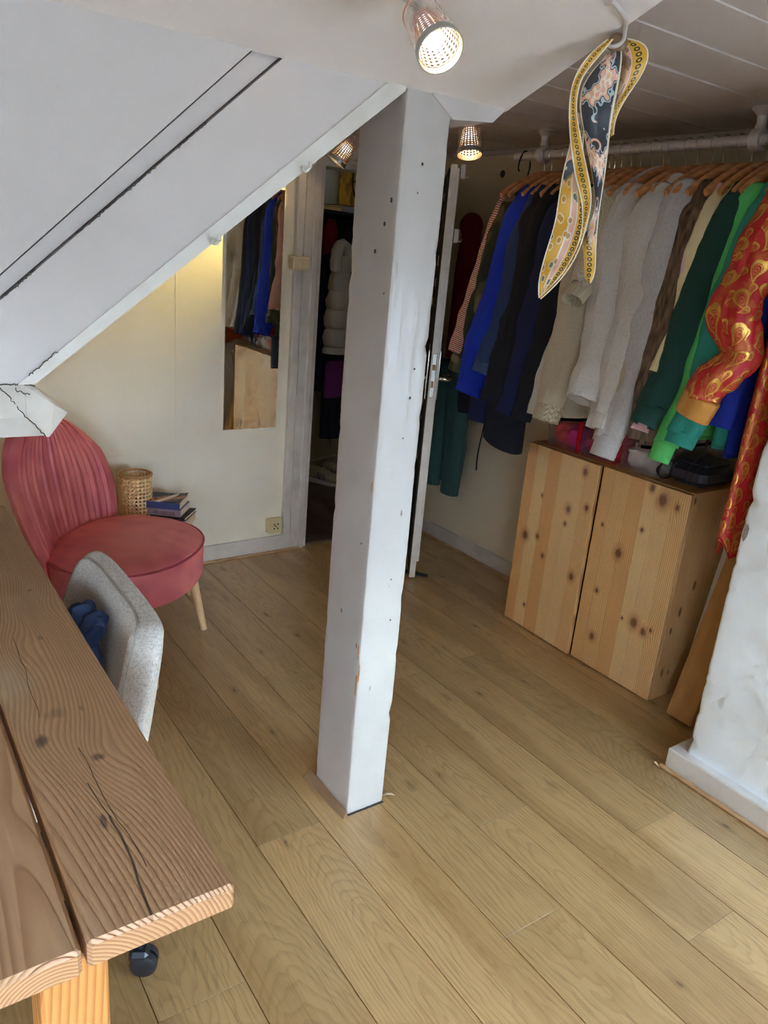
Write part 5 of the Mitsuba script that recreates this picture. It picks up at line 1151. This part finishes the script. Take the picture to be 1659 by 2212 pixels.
for (fx, fy) in ((.218, .211), (.238, -.261), (-.17, .20), (-.17, -.22)):
    top = np.array([fx*.80, fy*.82, .275]); bot = np.array([fx, fy, 0.0])
    obj('leg', mv(tube([top, (top+bot)/2, bot], [.021, .018, .0135], 20), PCM), 'light_wood', pc)
    obj('foot_cap', mv(lathe([(0, 0), (.0142, 0), (.0142, .003), (0, .003)], 16), PCM @ frame([1, 0, 0], [0, 1, 0], [0, 0, 1], bot)), 'paint_white', pc)

# ---------------------------------------------------------------- little table with cane lamp and books
st = thing('side_table', 'low light wooden side table behind the pink chair', 'side table')
obj('table_top', box(.84, 1.20, 3.04, 3.33, .30, .318, .004), 'light_wood', st, smooth=False)
for x in (.87, 1.17):
    for y in (3.07, 3.30): obj('leg', tube([(x, y, .30), (x, y, 0)], [.014, .011], 14), 'light_wood', st)
cl = thing('cane_lamp', 'cylindrical woven cane lamp on the side table behind the pink chair', 'lamp')
LX, LY, LR, LZ0, LZ1 = .975, 3.20, .069, .3185, .548
obj('cane_shade', mv(lattice(LR, LR, 0, LZ1-LZ0, 26, 14, .27, th=.0022), frame([1, 0, 0], [0, 1, 0], [0, 0, 1], [LX, LY, LZ0])), 'cane', cl, smooth=False)
# diagonal strands over the weave
sd = []
for i in range(26):
    for s in (1, -1):
        pts_ = [(LX + (LR+.0012)*math.cos(2*np.pi*(i + .5 + s*t*14)/26), LY + (LR+.0012)*math.sin(2*np.pi*(i + .5 + s*t*14)/26), LZ0 + (LZ1-LZ0)*t) for t in np.linspace(0, 1, 29)]
        sd.append(tube(pts_, .0011, 4, cap=False))
obj('diagonal_strands', cat(*sd), 'cane', cl); tag(cl + '__diagonal_strands', kind='stuff')
for z in (LZ0+.004, LZ1):
    obj('rim_hoop', mv(tube([(LR*math.cos(t), LR*math.sin(t), 0) for t in np.linspace(0, 2*np.pi, 49)], .0048, 8, cap=False), frame([1, 0, 0], [0, 1, 0], [0, 0, 1], [LX, LY, z])), 'cane_rim', cl)
obj('lamp_holder', mv(lathe([(0, 0), (.03, 0), (.03, .01), (.016, .014), (.016, .05), (0, .05)], 20), frame([1, 0, 0], [0, 1, 0], [0, 0, 1], [LX, LY, LZ0])), 'paint_white', cl)
obj('glass_bulb', mv(trimesh.creation.icosphere(2, .028), frame([1, 0, 0], [0, 1, 0], [0, 0, 1], [LX, LY, LZ0+.075])), 'lamp_white', cl)
def book(label, x, y, ang, w, d, z0, h, cover, extra=None, curl=0.):
    k = thing('book', label, 'book', 'books stacked on the side table')
    M = frame([math.cos(ang), math.sin(ang), 0], [-math.sin(ang), math.cos(ang), 0], [0, 0, 1], [x, y, z0])
    obj('pages', mv(box(-w/2+.001, w/2-.002, -d/2+.002, d/2-.002, .0015, h-.0015, .0008), M), 'paper', k, smooth=False)
    # cover: bottom, spine (local -y edge, towards the room), top which may curl up at its free corner
    n = 10; X = np.linspace(-w/2, w/2, n); Y = np.linspace(-d/2, d/2, 6); V = np.zeros((2, n, 6, 3))
    for i, xx in enumerate(X):
        for j, yy in enumerate(Y):
            t = max(0, (xx/w + .5)-.55)/.45; V[0, i, j] = (xx, yy, h + curl*t*t); V[1, i, j] = (xx, yy, h + curl*t*t - .0014)
    fm = trimesh.Trimesh(V.reshape(-1, 3), np.vstack([grid(V[0]), grid(V[1])[:, ::-1] + n*6]), process=False)
    obj('front_cover', mv(fm, M), extra or cover, k, smooth=False)
    obj('spine', mv(cat(box(-w/2, w/2, -d/2-.0012, -d/2+.001, 0, h, .0004), box(-w/2, w/2, -d/2, d/2, 0, .0014, .0003)), M), cover, k, smooth=False)
    return k, M
BAng = math.radians(-38)
zB = .3185
k1, M1 = book('cream paperback at the bottom of the book stack', 1.115, 3.17, BAng+.05, .20, .14, zB, .042, 'book_white')
k2, M2 = book('thin black book, third from the top of the stack', 1.105, 3.17, BAng-.05, .215, .145, zB+.0425, .012, 'book_black', curl=.004)
k3, M3 = book('lilac grey paperback with lettered spine, second from the top', 1.085, 3.165, BAng, .20, .135, zB+.055+.006, .032, 'book_lilac')
k4, M4 = book('dark paperback with blue spine and white title band on top of the stack', 1.078, 3.165, BAng+.03, .20, .135, zB+.0935, .030, 'book_blue', extra='picture_dark', curl=.010)
tm = meshkit.text_mesh('DE CRÈCHE', .0125, .0006); tb = tm.bounds
obj('lettering', mv(tm, M3 @ frame([1, 0, 0], [0, 0, 1], [0, -1, 0], [-.02, -.135/2-.0011, .009])), 'book_lettering', k3, smooth=False)
bandm = mv(hull([(-.012, -.066, .0308), (.012, -.066, .0308), (.055, .066, .0330), (.085, .066, .0345), (-.012, -.066, .0300), (.012, -.066, .0300), (.055, .066, .032), (.085, .066, .0335)]), M4)
obj('title_band', bandm, 'book_white', k4, smooth=False)
dash = [mv(box(t-.004*w_, t+.004*w_, -.0035, .0035, -.0004, .0004, .0002), M4 @ frame(unit([.07, .132, .003]), unit([-.132, .07, 0]), [0, 0, 1], [0 + .07*t/.13, 0 + t*.9, .0325 + .011*t])) for t, w_ in ((-.045, 1.), (-.03, .7), (-.016, 1.2), (.0, .8), (.015, 1.1), (.03, .9))]
tag(obj('title_marks', cat(*dash), 'book_black', k4, smooth=False), kind='stuff')
